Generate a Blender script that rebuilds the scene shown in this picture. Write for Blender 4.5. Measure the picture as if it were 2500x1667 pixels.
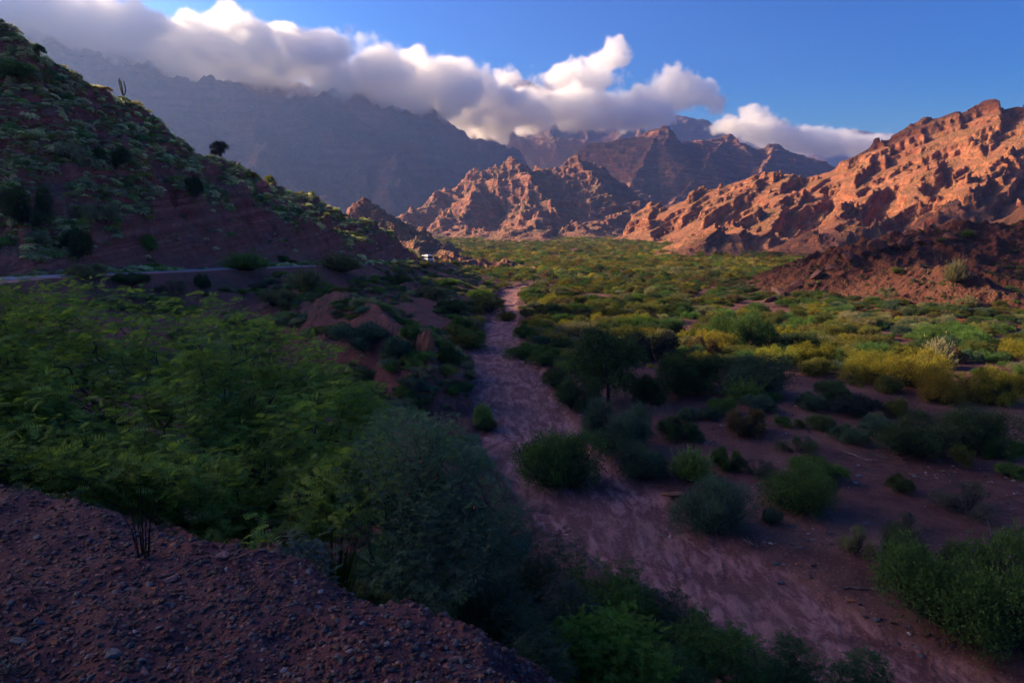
import bpy, math, random
import numpy as np
from mathutils import Vector, Matrix

R = math.radians
SC = bpy.context.scene
COL = SC.collection
for o in list(bpy.data.objects):
    bpy.data.objects.remove(o)
random.seed(7)
RNG = np.random.default_rng(11)

# ------------------------------------------------------------------ camera, sky, sun, exposure
CAMZ = 20.0
F = 1667.0                      # focal length in pixels of a 2500 px wide frame
PITCH = math.atan((833.5 - 580.0) / F)
cam_d = bpy.data.cameras.new("camera")
cam_d.sensor_width = 36.0
cam_d.lens = 36.0 * F / 2500.0
cam_d.clip_start = 0.1
cam_d.clip_end = 60000.0
cam = bpy.data.objects.new("camera", cam_d)
COL.objects.link(cam)
cam.location = (0, 0, CAMZ)
cam.rotation_euler = (math.pi / 2 - PITCH, 0, 0)
SC.camera = cam

SUN_AZ, SUN_EL = R(-72), R(25)
world = bpy.data.worlds.new("World")
SC.world = world
world.use_nodes = True
wn = world.node_tree.nodes
wl = world.node_tree.links
wn.clear()
w_out = wn.new("ShaderNodeOutputWorld")
w_bg = wn.new("ShaderNodeBackground")
w_sky = wn.new("ShaderNodeTexSky")
w_sky.sky_type = 'NISHITA'
w_sky.sun_disc = False
w_sky.sun_elevation = SUN_EL
w_sky.sun_rotation = SUN_AZ
w_sky.altitude = 0
w_sky.air_density = 1.0
w_sky.dust_density = 2.0
w_sky.ozone_density = 1.0
w_hs = wn.new("ShaderNodeHueSaturation")
w_hs.inputs["Saturation"].default_value = 2.15
w_hs.inputs["Value"].default_value = 0.80
w_bg.inputs["Strength"].default_value = 0.05
wl.new(w_sky.outputs[0], w_hs.inputs["Color"])
w_gm = wn.new("ShaderNodeGamma")
w_gm.inputs["Gamma"].default_value = 1.55
wl.new(w_hs.outputs[0], w_gm.inputs["Color"])
wl.new(w_gm.outputs[0], w_bg.inputs["Color"])
wl.new(w_bg.outputs[0], w_out.inputs["Surface"])

sun_d = bpy.data.lights.new("sun", 'SUN')
sun_d.energy = 4.8
sun_d.angle = R(0.5)
sun_d.color = (1.0, 0.77, 0.50)
sun = bpy.data.objects.new("sun", sun_d)
COL.objects.link(sun)
SUNDIR = Vector((math.sin(SUN_AZ) * math.cos(SUN_EL), math.cos(SUN_AZ) * math.cos(SUN_EL), math.sin(SUN_EL)))
sun.rotation_euler = SUNDIR.to_track_quat('Z', 'Y').to_euler()
sun.location = SUNDIR * 500

SC.view_settings.view_transform = 'Standard'
SC.view_settings.look = 'None'
SC.view_settings.exposure = 1.3
SC.view_settings.gamma = 1.0
SC.view_settings.use_curve_mapping = False
SC.render.engine = 'CYCLES'
cy = SC.cycles
cy.max_bounces = 12
cy.diffuse_bounces = 4
cy.glossy_bounces = 1
cy.transmission_bounces = 2
cy.volume_bounces = 12
cy.transparent_max_bounces = 4
cy.volume_step_rate = 1.0
cy.volume_max_steps = 96
cy.use_denoising = True
cy.sample_clamp_indirect = 4.0
cy.use_adaptive_sampling = True
cy.adaptive_threshold = 0.015

# ------------------------------------------------------------------ pixel <-> world
CP, SP = math.cos(PITCH), math.sin(PITCH)


def ray(u, v):
    """direction through pixel (u, v), scaled so that its y component is 1"""
    x = (u - 1250.0) / F
    y = -(v - 833.5) / F
    dy = CP + y * SP
    dz = y * CP - SP
    return x / dy, dz / dy


def at(u, v, Y):
    a, b = ray(u, v)
    return (a * Y, Y, CAMZ + b * Y)


def on_level(u, v, z):
    a, b = ray(u, v)
    Y = (z - CAMZ) / b
    return (a * Y, Y, z)


# ------------------------------------------------------------------ noise
_perm = np.random.default_rng(3).permutation(65536).astype(np.int64)


def _hash(ix, iy):
    return _perm[(_perm[ix & 65535] + iy) & 65535]


def perlin(x, y):
    x = np.asarray(x, dtype=np.float64)
    y = np.asarray(y, dtype=np.float64)
    ix = np.floor(x).astype(np.int64)
    iy = np.floor(y).astype(np.int64)
    fx = x - ix
    fy = y - iy
    ux = fx * fx * fx * (fx * (fx * 6 - 15) + 10)
    uy = fy * fy * fy * (fy * (fy * 6 - 15) + 10)

    def g(hx, hy, dx, dy):
        a = _hash(hx, hy) * (2 * math.pi / 65536.0)
        return np.cos(a) * dx + np.sin(a) * dy
    n00 = g(ix, iy, fx, fy)
    n10 = g(ix + 1, iy, fx - 1, fy)
    n01 = g(ix, iy + 1, fx, fy - 1)
    n11 = g(ix + 1, iy + 1, fx - 1, fy - 1)
    return ((n00 * (1 - ux) + n10 * ux) * (1 - uy) + (n01 * (1 - ux) + n11 * ux) * uy) * 1.5


def fbm(x, y, o=5, gain=0.5, lac=2.03):
    s = 0
    a = 1.0
    for k in range(o):
        s = s + a * perlin(x + 17.3 * k, y - 9.1 * k)
        x = x * lac
        y = y * lac
        a *= gain
    return s


def ridged(x, y, o=5, gain=0.52, lac=2.07):
    s = 0
    a = 1.0
    w = 1.0
    for k in range(o):
        n = 1.0 - np.abs(perlin(x + 31.7 * k, y + 5.3 * k)) * 1.35
        n = n * n
        s = s + a * n * w
        w = np.clip(n * 1.6, 0, 1)
        x = x * lac
        y = y * lac
        a *= gain
    return s - 0.9


def sstep(a, b, x):
    t = np.clip((x - a) / (b - a), 0, 1)
    return t * t * (3 - 2 * t)


# ------------------------------------------------------------------ ridge network
def poly_eval(pts, x, y):
    """nearest point on a polyline: distance, interpolated columns 2.., signed side"""
    best = np.full(x.shape, 1e18)
    ncol = len(pts[0]) - 2
    vals = [np.zeros(x.shape) for _ in range(ncol)]
    side = np.zeros(x.shape)
    for p, q in zip(pts[:-1], pts[1:]):
        dx, dy = q[0] - p[0], q[1] - p[1]
        L2 = dx * dx + dy * dy + 1e-9
        t = np.clip(((x - p[0]) * dx + (y - p[1]) * dy) / L2, 0, 1)
        ex = x - (p[0] + t * dx)
        ey = y - (p[1] + t * dy)
        d2 = ex * ex + ey * ey
        m = d2 < best
        best = np.where(m, d2, best)
        for k in range(ncol):
            vals[k] = np.where(m, p[2 + k] + t * (q[2 + k] - p[2 + k]), vals[k])
        side = np.where(m, np.sign(dx * ey - dy * ex), side)
    return np.sqrt(best), vals, side


def px_ridge(pts, w=None):
    """[(u, v, Y, width)] -> world [(x, y, z, width)]"""
    out = []
    for p in pts:
        x, y, z = at(p[0], p[1], p[2])
        out.append((x, y, z, p[3] if len(p) > 3 else w))
    return out


def ridges_height(ridges, x, y, base, power=1.25):
    h = np.full(x.shape, -1e3)
    for r in ridges:
        pw = power
        if isinstance(r, tuple):
            r, pw = r
        d, (zc, w), _ = poly_eval(r, x, y)
        t = np.clip(1 - d / w, 0, 1)
        hh = base + (zc - base) * t ** pw
        hh = np.where(t <= 0, base - 60 * np.clip(d / w - 1, 0, 3), hh)
        k = 4.0
        h = np.maximum(h, hh)
    return h


def terrace(h, x, y, T, ax, ay, amt, sharp=3.0, warp=0.0, wl_=200.0):
    b = h - ax * x - ay * y
    if warp:
        b = b + warp * fbm(x / wl_, y / wl_, 3)
    q = b / T
    fl = np.floor(q)
    fr = q - fl
    s = fr ** sharp / (fr ** sharp + (1 - fr) ** sharp)
    return h + amt * (s - fr) * T


# ------------------------------------------------------------------ ground function
ROAD = [on_level(-700, 775, 14.6), on_level(-250, 705, 14.4), on_level(0, 681, 14.0), on_level(250, 669, 13.7),
        on_level(550, 656.5, 13.2), on_level(740, 649, 12.8), on_level(900, 645, 11.6), at(1000, 641.5, 275), at(1051, 640.5, 305),
        at(1085, 646, 345), at(1085, 655, 420)]
RIVER_L = [(1222, 705), (1205, 730), (1190, 780), (1165, 830), (1142, 880), (1146, 960), (1180, 1050), (1225, 1150), (1290, 1240),
           (1420, 1350), (1640, 1440), (1850, 1550), (2050, 1680), (2500, 1990)]
RIVER_R = [(1262, 705), (1262, 730), (1262, 780), (1268, 830), (1300, 880), (1362, 960), (1420, 1060), (1505, 1160), (1640, 1240),
           (1760, 1335), (1960, 1430), (2150, 1530), (2420, 1660), (3000, 1950)]
RIVER = []
for a_, b_ in zip(RIVER_L, RIVER_R):
    p, q = on_level(a_[0], a_[1], 0.0), on_level(b_[0], b_[1], 0.0)
    RIVER.append(((p[0] + q[0]) / 2, (p[1] + q[1]) / 2, math.hypot(p[0] - q[0], p[1] - q[1]) / 2))
RIVER = [(RIVER[0][0] + 22, RIVER[0][1] + 60, 4.0)] + RIVER

HILL_L = [
    (px_ridge([(0, 30, 160, 62), (100, 108, 166, 62), (200, 172, 174, 62), (300, 236, 184, 62), (400, 305, 196, 64), (470, 345, 206, 66),
               (540, 385, 218, 66), (583, 424, 232, 60), (640, 470, 240, 50)]), 0.95),
    (px_ridge([(585, 432, 262, 70), (640, 438, 268, 75), (720, 462, 275, 75), (800, 488, 282, 72), (880, 521, 288, 64), (950, 556, 292, 52),
               (1000, 604, 296, 40), (1016, 636, 296, 26)]), 0.9),
    # the hill goes on out of view, crest shaped to shade the foreground and valley
    ([(-120, 160, 73, 62), (-150, 168, 90, 80), (-190, 172, 118, 90), (-250, 176, 170, 100), (-330, 178, 236, 120), (-365, 110, 250, 160),
      (-380, 0, 245, 200), (-380, -120, 240, 200)], 1.05),
    ([(-330, 178, 232, 80), (-330, 205, 205, 40), (-330, 222, 170, 40), (-330, 245, 150, 40), (-330, 266, 160, 40), (-330, 278, 215, 45), (-330, 292, 205, 40), (-330, 306, 150, 40), (-350, 360, 110, 60)], 1.05),  # unseen peaks and gaps set to throw bands of shade and sun
]
SPUR = [(px_ridge([(640, 668, 165, 40), (740, 690, 130, 34), (830, 722, 108, 26), (930, 752, 94, 18), (1000, 810, 86, 13), (1052, 862, 80, 8)]), 1.0)]
HILL_R = [
    (px_ridge([(1840, 742, 200, 10), (1866, 738, 205, 18), (1946, 695, 212, 32), (2022, 640, 220, 50), (2078, 622, 224, 58), (2118, 594, 228, 62),
               (2150, 578, 232, 66), (2214, 574, 236, 70), (2303, 556, 243, 74), (2348, 546, 246, 76), (2437, 556, 248, 76), (2500, 550, 250, 78),
               (2900, 556, 255, 80), (3400, 530, 240, 80)]), 1.15),
    (px_ridge([(2250, 640, 190, 30), (2330, 665, 176, 30), (2420, 690, 165, 26)]), 1.2),
]
HILL_Q = [(px_ridge([(2280, 588, 430, 40), (2348, 562, 450, 70), (2437, 530, 470, 90), (2500, 503, 490, 110), (2800, 450, 520, 150), (3400, 400, 560, 200)]), 1.1)]


def floor_z(x, y):
    z = 18.0 * sstep(480, 1500, y) + 0.35 * fbm(x / 38, y / 38, 3)
    z = z + 1.2 * sstep(25, 110, x) * sstep(70, 160, y)
    z = z + 0.10 * fbm(x / 5, y / 5, 3)
    return z


EDGE = [(-9.0, 6.2), (-6.2, 5.4), (-3.4, 4.35), (-2.3, 3.85), (-1.1, 3.25), (0.1, 2.5), (0.75, 1.7), (1.2, 0.6), (1.4, -2), (1.6, -8)]


def ground(x, y, want=False):
    x = np.asarray(x, dtype=np.float64)
    y = np.asarray(y, dtype=np.float64)
    zf = floor_z(x, y)
    dr, (rw,), _ = poly_eval(RIVER, x, y)
    edge_n = 1.0 * fbm(x / 9, y / 9, 3)
    riv = 1 - sstep(-0.6, 0.6, dr - rw + edge_n)
    z = zf - 0.55 * riv
    z = z - 0.22 * riv * np.abs(fbm(x / 2.6 + 0.25 * y, y / 7.0, 4))
    # road embankment
    droad, (zr,), side = poly_eval([(p[0], p[1], p[2]) for p in ROAD], x, y)
    left = side > 0
    emb = zr - 0.27 * droad + 1.6 * fbm(x / 26, y / 26, 4) * sstep(6, 22, droad) + 0.45 * (ridged(x / 12, y / 12, 4)) * sstep(8, 20, droad)
    # bank rising straight from the river's left edge
    emb = np.where(droad > 60, emb, emb)
    embk = np.maximum(emb, z)
    spur = ridges_height(SPUR, x, y, -2.0)
    spur = spur + (1.3 * fbm(x / 11, y / 11, 4) + 0.4 * ridged(x / 7, y / 7, 3)) * sstep(0.0, 4.0, spur)
    embk = np.maximum(embk, spur)
    embk = np.where(riv > 0.0, z + (embk - z) * (1 - riv) ** 2, embk)
    z1 = embk
    # hills
    hl = ridges_height(HILL_L, x, y, 8.0)
    rock = ridged(x / 26, y / 26, 5)
    hl = hl + (2.4 * fbm(x / 34, y / 34, 4) + 2.7 * rock * sstep(10, 22, hl) + 1.2 * ridged(x / 6.5, y / 6.5, 4)) * sstep(9, 20, hl) - 2.2 * sstep(10, 30, hl)
    hl = terrace(hl, x, y, 6.0, 0.15, 0.05, 0.45, 3.0, 4.0, 40.0)
    hl = np.where((~left) & (droad < 90) & (x > -70), np.minimum(hl, zr - 0.3 * droad), hl)
    hr = ridges_height(HILL_R, x, y, 1.0)
    jag = ridged(x / 13, y / 13, 5)
    crest = sstep(0.25, 0.85, (hr - 1) / 16.0)
    hr = hr + (1.1 * fbm(x / 24, y / 24, 4) + 1.6 * jag * (0.35 + crest) + 0.6 * ridged(x / 3.6, y / 3.6, 3)) * sstep(1.5, 5, hr) + 0.4 * sstep(2, 8, hr)
    hq = ridges_height(HILL_Q, x, y, 2.0)
    hq = hq + 5 * ridged(x / 60, y / 60, 5) * sstep(3, 12, hq)
    nat = np.maximum(z1, hl)
    # road cut and fill
    cut = zr + np.maximum(0, droad - 4.6) * (1.7 + 0.7 * fbm(x / 15, y / 15, 3)) + 2.6 * np.maximum(0, ridged(x / 7, y / 7, 6)) * sstep(5, 9, droad)
    fill = zr - np.maximum(0, droad - 7.5) * 0.62
    yon = (y < 430)
    z2 = np.where(yon & (droad < 40), np.maximum(np.minimum(nat, cut), fill), nat)
    z2 = np.where((droad < 4.6) | ((droad < 7.5) & ~left), zr, z2)
    z2 = np.maximum(z2, np.maximum(hr, hq))
    # knoll under the camera
    dk, _, ks = poly_eval([(p[0], p[1], 0.0) for p in EDGE], x, y)
    sgn = np.where(ks < 0, -dk, dk)            # negative on the camera's side
    sgn = sgn + 0.16 * fbm(x / 0.7, y / 0.7, 5)
    top = 18.32 + 0.05 * fbm(x / 0.9, y / 0.9, 5, 0.6) - 0.02 * x
    drop = np.where(sgn > 0, 1.0 * np.minimum(sgn, 2.2) + 0.70 * np.maximum(sgn - 2.2, 0), 0)
    kn = top - drop + 0.25 * fbm(x / 2.5, y / 2.5, 4) * sstep(0, 3, sgn)
    kn = np.where(dk > 60, -50, kn)
    kn = np.maximum(kn, -30)
    knoll = kn > z2
    z3 = np.maximum(z2, kn)
    if not want:
        return z3
    lab = np.zeros(x.shape, dtype=np.int32)           # 0 valley floor
    lab[riv > 0.5] = 1                                # river bed
    lab[(emb > zf + 0.3) | (spur > zf + 0.6)] = 2     # embankment
    lab[(riv > 0.5)] = 1
    lab[(hl > z1 + 0.0) & (left | (droad < 4))] = 3   # left hill
    lab[(np.maximum(hr, hq) > z1 + 0.3) & (x > 0)] = 4
    lab[(z2 < zr + 60) & (cut < nat) & (droad < 40) & (z2 <= cut + .01) & yon & (droad > 4.6)] = 3
    lab[knoll] = 5
    lab[(lab == 1) & (y > 330)] = 0
    return z3, lab, riv, dict(sgn=sgn, droad=droad, cutmask=(np.abs(z2 - cut) < 0.02) & (droad > 4.6), hl=hl, hr=hr, rock=rock, jag=jag)


def hit(u, v, y0=3.0, y1=1500.0, n=3000):
    a, b = ray(u, v)
    Y = np.exp(np.linspace(math.log(y0), math.log(y1), n))
    z = ground(a * Y, Y)
    zr_ = CAMZ + b * Y
    m = np.nonzero(zr_ < z)[0]
    k = m[0] if len(m) else n - 1
    return a * Y[k], Y[k], float(z[k])


# ------------------------------------------------------------------ mesh helpers
def mesh_np(name, V, Fc, smooth=False):
    """V (n,3), Fc list of arrays (each (m,3) or (m,4))"""
    me = bpy.data.meshes.new(name)
    V = np.ascontiguousarray(V, dtype=np.float32)
    if not isinstance(Fc, (list, tuple)):
        Fc = [Fc]
    Fc = [f for f in Fc if len(f)]
    loops = np.concatenate([f.reshape(-1) for f in Fc]).astype(np.int32)
    tot = np.concatenate([np.full(len(f), f.shape[1], dtype=np.int32) for f in Fc])
    start = np.concatenate([[0], np.cumsum(tot)[:-1]]).astype(np.int32)
    me.vertices.add(len(V))
    me.vertices.foreach_set("co", V.reshape(-1))
    me.loops.add(len(loops))
    me.loops.foreach_set("vertex_index", loops)
    me.polygons.add(len(tot))
    me.polygons.foreach_set("loop_start", start)
    me.polygons.foreach_set("loop_total", tot)
    if smooth:
        me.polygons.foreach_set("use_smooth", np.ones(len(tot), dtype=bool))
    me.update(calc_edges=True)
    me.validate()
    return me


def add_obj(name, me, mat=None, parent=None, loc=None, **props):
    o = bpy.data.objects.new(name, me)
    COL.objects.link(o)
    if mat is not None and me is not None and len(me.materials) == 0:
        me.materials.append(mat)
    if parent is not None:
        o.parent = parent
    if loc is not None:
        o.location = loc
    for k, v in props.items():
        o[k] = v
    return o


def fattr(me, name, arr):
    a = me.attributes.new(name, 'FLOAT', 'POINT')
    a.data.foreach_set("value", np.ascontiguousarray(arr, dtype=np.float32).reshape(-1))


def grid_faces(nr, nc):
    i = np.arange(nr - 1)[:, None] * nc + np.arange(nc - 1)[None, :]
    return np.stack([i, i + 1, i + nc + 1, i + nc], -1).reshape(-1, 4)


def submesh(name, V, Fq, attrs, smooth=True):
    used = np.unique(Fq)
    rm = np.full(len(V), -1, dtype=np.int64)
    rm[used] = np.arange(len(used))
    me = mesh_np(name, V[used], rm[Fq], smooth)
    for k, a in attrs.items():
        fattr(me, k, a[used])
    return me


# ------------------------------------------------------------------ materials
def mat_new(name):
    m = bpy.data.materials.new(name)
    m.use_nodes = True
    nt = m.node_tree
    nt.nodes.clear()
    out = nt.nodes.new("ShaderNodeOutputMaterial")
    return m, nt, out


class NB:
    """small node builder"""

    def __init__(self, nt):
        self.nt = nt

    def n(self, t, **kw):
        nd = self.nt.nodes.new(t)
        for k, v in kw.items():
            setattr(nd, k, v)
        return nd

    def link(self, a, b):
        self.nt.links.new(a, b)

    def setv(self, sock, v):
        if isinstance(v, bpy.types.NodeSocket):
            self.link(v, sock)
        elif v is not None:
            if isinstance(v, (tuple, list)) and len(v) == 3 and sock.type == 'RGBA':
                v = (*v, 1)
            sock.default_value = v

    def math(self, op, a, b=None, c=None, clamp=False):
        nd = self.n("ShaderNodeMath", operation=op, use_clamp=clamp)
        self.setv(nd.inputs[0], a)
        if b is not None:
            self.setv(nd.inputs[1], b)
        if c is not None:
            self.setv(nd.inputs[2], c)
        return nd.outputs[0]

    def mix(self, f, a, b, blend='MIX'):
        nd = self.n("ShaderNodeMix", data_type='RGBA', blend_type=blend)
        self.setv(nd.inputs[0], f)
        self.setv(nd.inputs[6], a)
        self.setv(nd.inputs[7], b)
        return nd.outputs[2]

    def noise(self, vec, scale, detail=4, rough=0.55, dist=0.0):
        nd = self.n("ShaderNodeTexNoise")
        self.setv(nd.inputs["Vector"], vec)
        nd.inputs["Scale"].default_value = scale
        nd.inputs["Detail"].default_value = detail
        nd.inputs["Roughness"].default_value = rough
        nd.inputs["Distortion"].default_value = dist
        return nd.outputs["Fac"]

    def voro(self, vec, scale, feature='F1', out="Distance", rnd=1.0):
        nd = self.n("ShaderNodeTexVoronoi", feature=feature)
        self.setv(nd.inputs["Vector"], vec)
        nd.inputs["Scale"].default_value = scale
        nd.inputs["Randomness"].default_value = rnd
        return nd.outputs[out]

    def ramp(self, f, lo, hi):
        nd = self.n("ShaderNodeMapRange", interpolation_type='SMOOTHSTEP')
        self.setv(nd.inputs[0], f)
        nd.inputs[1].default_value = lo
        nd.inputs[2].default_value = hi
        return nd.outputs[0]

    def attr(self, name, typ='GEOMETRY', out="Fac"):
        nd = self.n("ShaderNodeAttribute", attribute_name=name, attribute_type=typ)
        return nd.outputs[out]

    def pos(self):
        return self.n("ShaderNodeNewGeometry").outputs["Position"]

    def scaled(self, vec, s):
        nd = self.n("ShaderNodeVectorMath", operation='MULTIPLY')
        self.setv(nd.inputs[0], vec)
        nd.inputs[1].default_value = s
        return nd.outputs[0]


def finish(b, out, color, rough=0.95, bump=None, bstr=0.5, bdist=0.1):
    bs = b.n("ShaderNodeBsdfPrincipled")
    b.setv(bs.inputs["Base Color"], color)
    b.setv(bs.inputs["Roughness"], rough)
    bs.inputs["Specular IOR Level"].default_value = 0.15
    if bump is not None:
        bp = b.n("ShaderNodeBump")
        bp.inputs["Strength"].default_value = bstr
        bp.inputs["Distance"].default_value = bdist
        b.link(bump, bp.inputs["Height"])
        b.link(bp.outputs[0], bs.inputs["Normal"])
    b.link(bs.outputs[0], out.inputs["Surface"])
    return bs


def terrain_mat(name, rockA, rockB, soil, green, greenB, S=1.0, bed=(0.0, 0.0), T=8.0, veg_lo=0.35, veg_hi=0.75, strata=0.6,
                bstr=0.6, veg_amt=1.0, cell=0.25):
    """S: size in metres of the medium mottling; bed: slope of the bedding; T: bed thickness in metres"""
    m, nt, out = mat_new(name)
    b = NB(nt)
    P = b.pos()
    geo = b.n("ShaderNodeNewGeometry")
    sep = b.n("ShaderNodeSeparateXYZ")
    b.link(P, sep.inputs[0])
    nz = b.n("ShaderNodeSeparateXYZ")
    b.link(geo.outputs["Normal"], nz.inputs[0])
    big = b.noise(P, 0.25 / S, 4)
    med = b.noise(P, 1.0 / S, 6, 0.62)
    fine = b.noise(P, 6.0 / S, 6, 0.65)
    # bedding coordinate
    q = b.math('SUBTRACT', sep.outputs[2], b.math('MULTIPLY', sep.outputs[0], bed[0]))
    q = b.math('SUBTRACT', q, b.math('MULTIPLY', sep.outputs[1], bed[1]))
    q = b.math('ADD', q, b.math('MULTIPLY', med, T * 0.9))
    bandn = b.n("ShaderNodeTexNoise", noise_dimensions='1D')
    b.link(b.math('DIVIDE', q, T), bandn.inputs["W"])
    bandn.inputs["Scale"].default_value = 1.0
    bandn.inputs["Detail"].default_value = 4
    bandn.inputs["Roughness"].default_value = 0.7
    band = b.ramp(bandn.outputs["Fac"], 0.35, 0.65)
    col = b.mix(b.ramp(med, 0.3, 0.7), rockA, rockB)
    col = b.mix(b.math('MULTIPLY', band, strata), col, tuple(c * 0.55 for c in rockA))
    col = b.mix(b.math('MULTIPLY', b.ramp(big, 0.45, 0.65), 0.6), col, soil)
    # flat ground collects soil and plants
    flat = b.ramp(nz.outputs[2], veg_lo, veg_hi)
    col = b.mix(b.math('MULTIPLY', flat, 0.5), col, soil)
    vn = b.noise(P, 0.7 / S, 5, 0.7)
    vmask = b.ramp(b.math('ADD', vn, b.math('MULTIPLY', b.math('SUBTRACT', big, 0.5), 0.6)), 0.42, 0.60)
    cellv = b.voro(P, 1.0 / (S * cell))
    dots = b.math('SUBTRACT', 1.0, b.ramp(cellv, 0.25, 0.6))
    va = b.attr("veg")
    vm = b.math('MULTIPLY', b.math('MULTIPLY', flat, vmask), b.math('MULTIPLY', dots, veg_amt), clamp=True)
    vm = b.math('MULTIPLY', vm, va, clamp=True)
    gcol = b.mix(b.ramp(fine, 0.35, 0.65), green, greenB)
    col = b.mix(vm, col, gcol)
    col = b.mix(b.math('MULTIPLY', b.ramp(fine, 0.5, 0.75), 0.35), col, tuple(min(1, c * 1.5) for c in rockB))
    hb = b.math('ADD', b.math('MULTIPLY', fine, 0.5), b.math('ADD', b.math('MULTIPLY', band, 0.4 * strata), b.math('MULTIPLY', vm, 0.6)))
    hb = b.math('ADD', hb, b.math('MULTIPLY', b.voro(P, 3.0 / S, 'F1'), 0.35))
    finish(b, out, col, 0.95, hb, bstr, S * 0.35)
    return m


RED = (0.215, 0.068, 0.040)
ORANGE = (0.46, 0.185, 0.092)
M = {}
M['left_hill'] = terrain_mat("red_hillside_earth", (0.36, 0.092, 0.066), (0.50, 0.165, 0.120), (0.30, 0.125, 0.092), (0.190, 0.205, 0.115), (0.29, 0.29, 0.18),
                             S=2.6, bed=(0.2, 0.1), T=1.6, veg_lo=0.45, veg_hi=0.72, strata=0.7, bstr=1.0, cell=0.30)
M['bank'] = terrain_mat("embankment_earth", (0.22, 0.062, 0.048), (0.30, 0.100, 0.075), (0.17, 0.075, 0.060), (0.070, 0.085, 0.045), (0.11, 0.12, 0.07),
                        S=1.8, T=0.9, veg_lo=0.5, veg_hi=0.85, strata=0.3, bstr=0.9, cell=0.3)
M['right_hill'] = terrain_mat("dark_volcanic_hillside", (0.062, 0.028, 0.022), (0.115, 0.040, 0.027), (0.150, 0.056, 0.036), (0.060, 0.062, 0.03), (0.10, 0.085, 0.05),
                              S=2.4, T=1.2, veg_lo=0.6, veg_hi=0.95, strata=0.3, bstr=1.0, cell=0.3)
M['floor'] = terrain_mat("valley_soil", (0.140, 0.058, 0.045), (0.18, 0.080, 0.062), (0.160, 0.068, 0.050), (0.055, 0.062, 0.025), (0.09, 0.085, 0.04),
                         S=1.6, T=3.0, veg_lo=0.9, veg_hi=0.99, strata=0.0, bstr=0.7, veg_amt=0.55, cell=0.35)
M['east'] = terrain_mat("banded_red_sandstone", (0.25, 0.070, 0.040), (0.45, 0.190, 0.095), (0.34, 0.150, 0.075), (0.085, 0.075, 0.028), (0.13, 0.105, 0.04),
                        S=16, bed=(0.42, 0.10), T=9.0, veg_lo=0.50, veg_hi=0.82, strata=0.85, bstr=0.8, veg_amt=1.4, cell=0.14)
M['middle'] = terrain_mat("pink_red_sandstone", (0.28, 0.090, 0.062), (0.44, 0.195, 0.120), (0.27, 0.135, 0.078), (0.10, 0.10, 0.045), (0.15, 0.14, 0.07),
                          S=26, bed=(-0.10, 0.0), T=13.0, veg_lo=0.45, veg_hi=0.78, strata=0.75, bstr=0.8, veg_amt=1.5, cell=0.14)
M['far'] = terrain_mat("far_brown_rock", (0.17, 0.080, 0.065), (0.26, 0.125, 0.09), (0.18, 0.11, 0.08), (0.070, 0.085, 0.038), (0.11, 0.12, 0.055),
                       S=70, T=28.0, veg_lo=0.45, veg_hi=0.85, strata=0.35, bstr=0.5, cell=0.2)


def river_mat():
    m, nt, out = mat_new("valley_soil_and_dry_riverbed_silt")
    b = NB(nt)
    P = b.pos()
    riv = b.attr("riv")
    s1 = b.noise(P, 0.55, 5, 0.65)
    s2 = b.noise(P, 3.5, 6, 0.7)
    s3 = b.noise(P, 0.07, 4, 0.6)
    soil = b.mix(b.ramp(s1, 0.35, 0.65), (0.068, 0.028, 0.025), (0.118, 0.048, 0.040))
    soil = b.mix(b.math('MULTIPLY', b.ramp(s3, 0.48, 0.62), 0.6), soil, (0.180, 0.085, 0.062))
    soil = b.mix(b.math('MULTIPLY', b.ramp(s2, 0.52, 0.72), 0.45), soil, (0.24, 0.14, 0.12))
    pv = b.voro(P, 5.5)
    pcn = b.n("ShaderNodeSeparateColor")
    b.link(b.voro(P, 5.5, out="Color"), pcn.inputs[0])
    pm = b.math('MULTIPLY', b.math('SUBTRACT', 1.0, b.ramp(pv, 0.15, 0.35)), b.ramp(pcn.outputs[0], 0.6, 0.75))
    pm = b.math('MULTIPLY', pm, b.ramp(s3, 0.4, 0.6))
    soil = b.mix(pm, soil, (0.26, 0.19, 0.185))
    tuft = b.noise(P, 1.3, 5, 0.75)
    tm = b.math('MULTIPLY', b.ramp(tuft, 0.56, 0.68), b.ramp(b.noise(P, 0.1, 3), 0.4, 0.6))
    soil = b.mix(b.math('MULTIPLY', tm, 0.6), soil, (0.075, 0.07, 0.035))
    a = b.noise(b.scaled(P, (1.1, 0.38, 1.0)), 1.0, 8, 0.72, 0.45)
    f = b.noise(P, 5.0, 6, 0.7)
    l = b.noise(P, 0.12, 3)
    col = b.mix(b.ramp(a, 0.42, 0.62), (0.120, 0.050, 0.050), (0.34, 0.172, 0.170))
    col = b.mix(b.math('MULTIPLY', b.ramp(f, 0.5, 0.7), 0.5), col, (0.38, 0.21, 0.19))
    col = b.mix(b.math('MULTIPLY', b.ramp(l, 0.45, 0.6), 0.35), col, (0.16, 0.085, 0.075))
    ck = b.voro(P, 2.2, 'DISTANCE_TO_EDGE')
    col = b.mix(b.math('MULTIPLY', b.math('SUBTRACT', 1.0, b.ramp(ck, 0.0, 0.06)), 0.25), col, (0.11, 0.055, 0.05))
    col = b.mix(riv, soil, col)
    h = b.math('ADD', b.math('MULTIPLY', a, 1.0), b.math('ADD', b.math('MULTIPLY', f, 0.35), b.math('MULTIPLY', s2, 0.4)))
    finish(b, out, col, 0.85, h, 0.8, 0.25)
    return m


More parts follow.
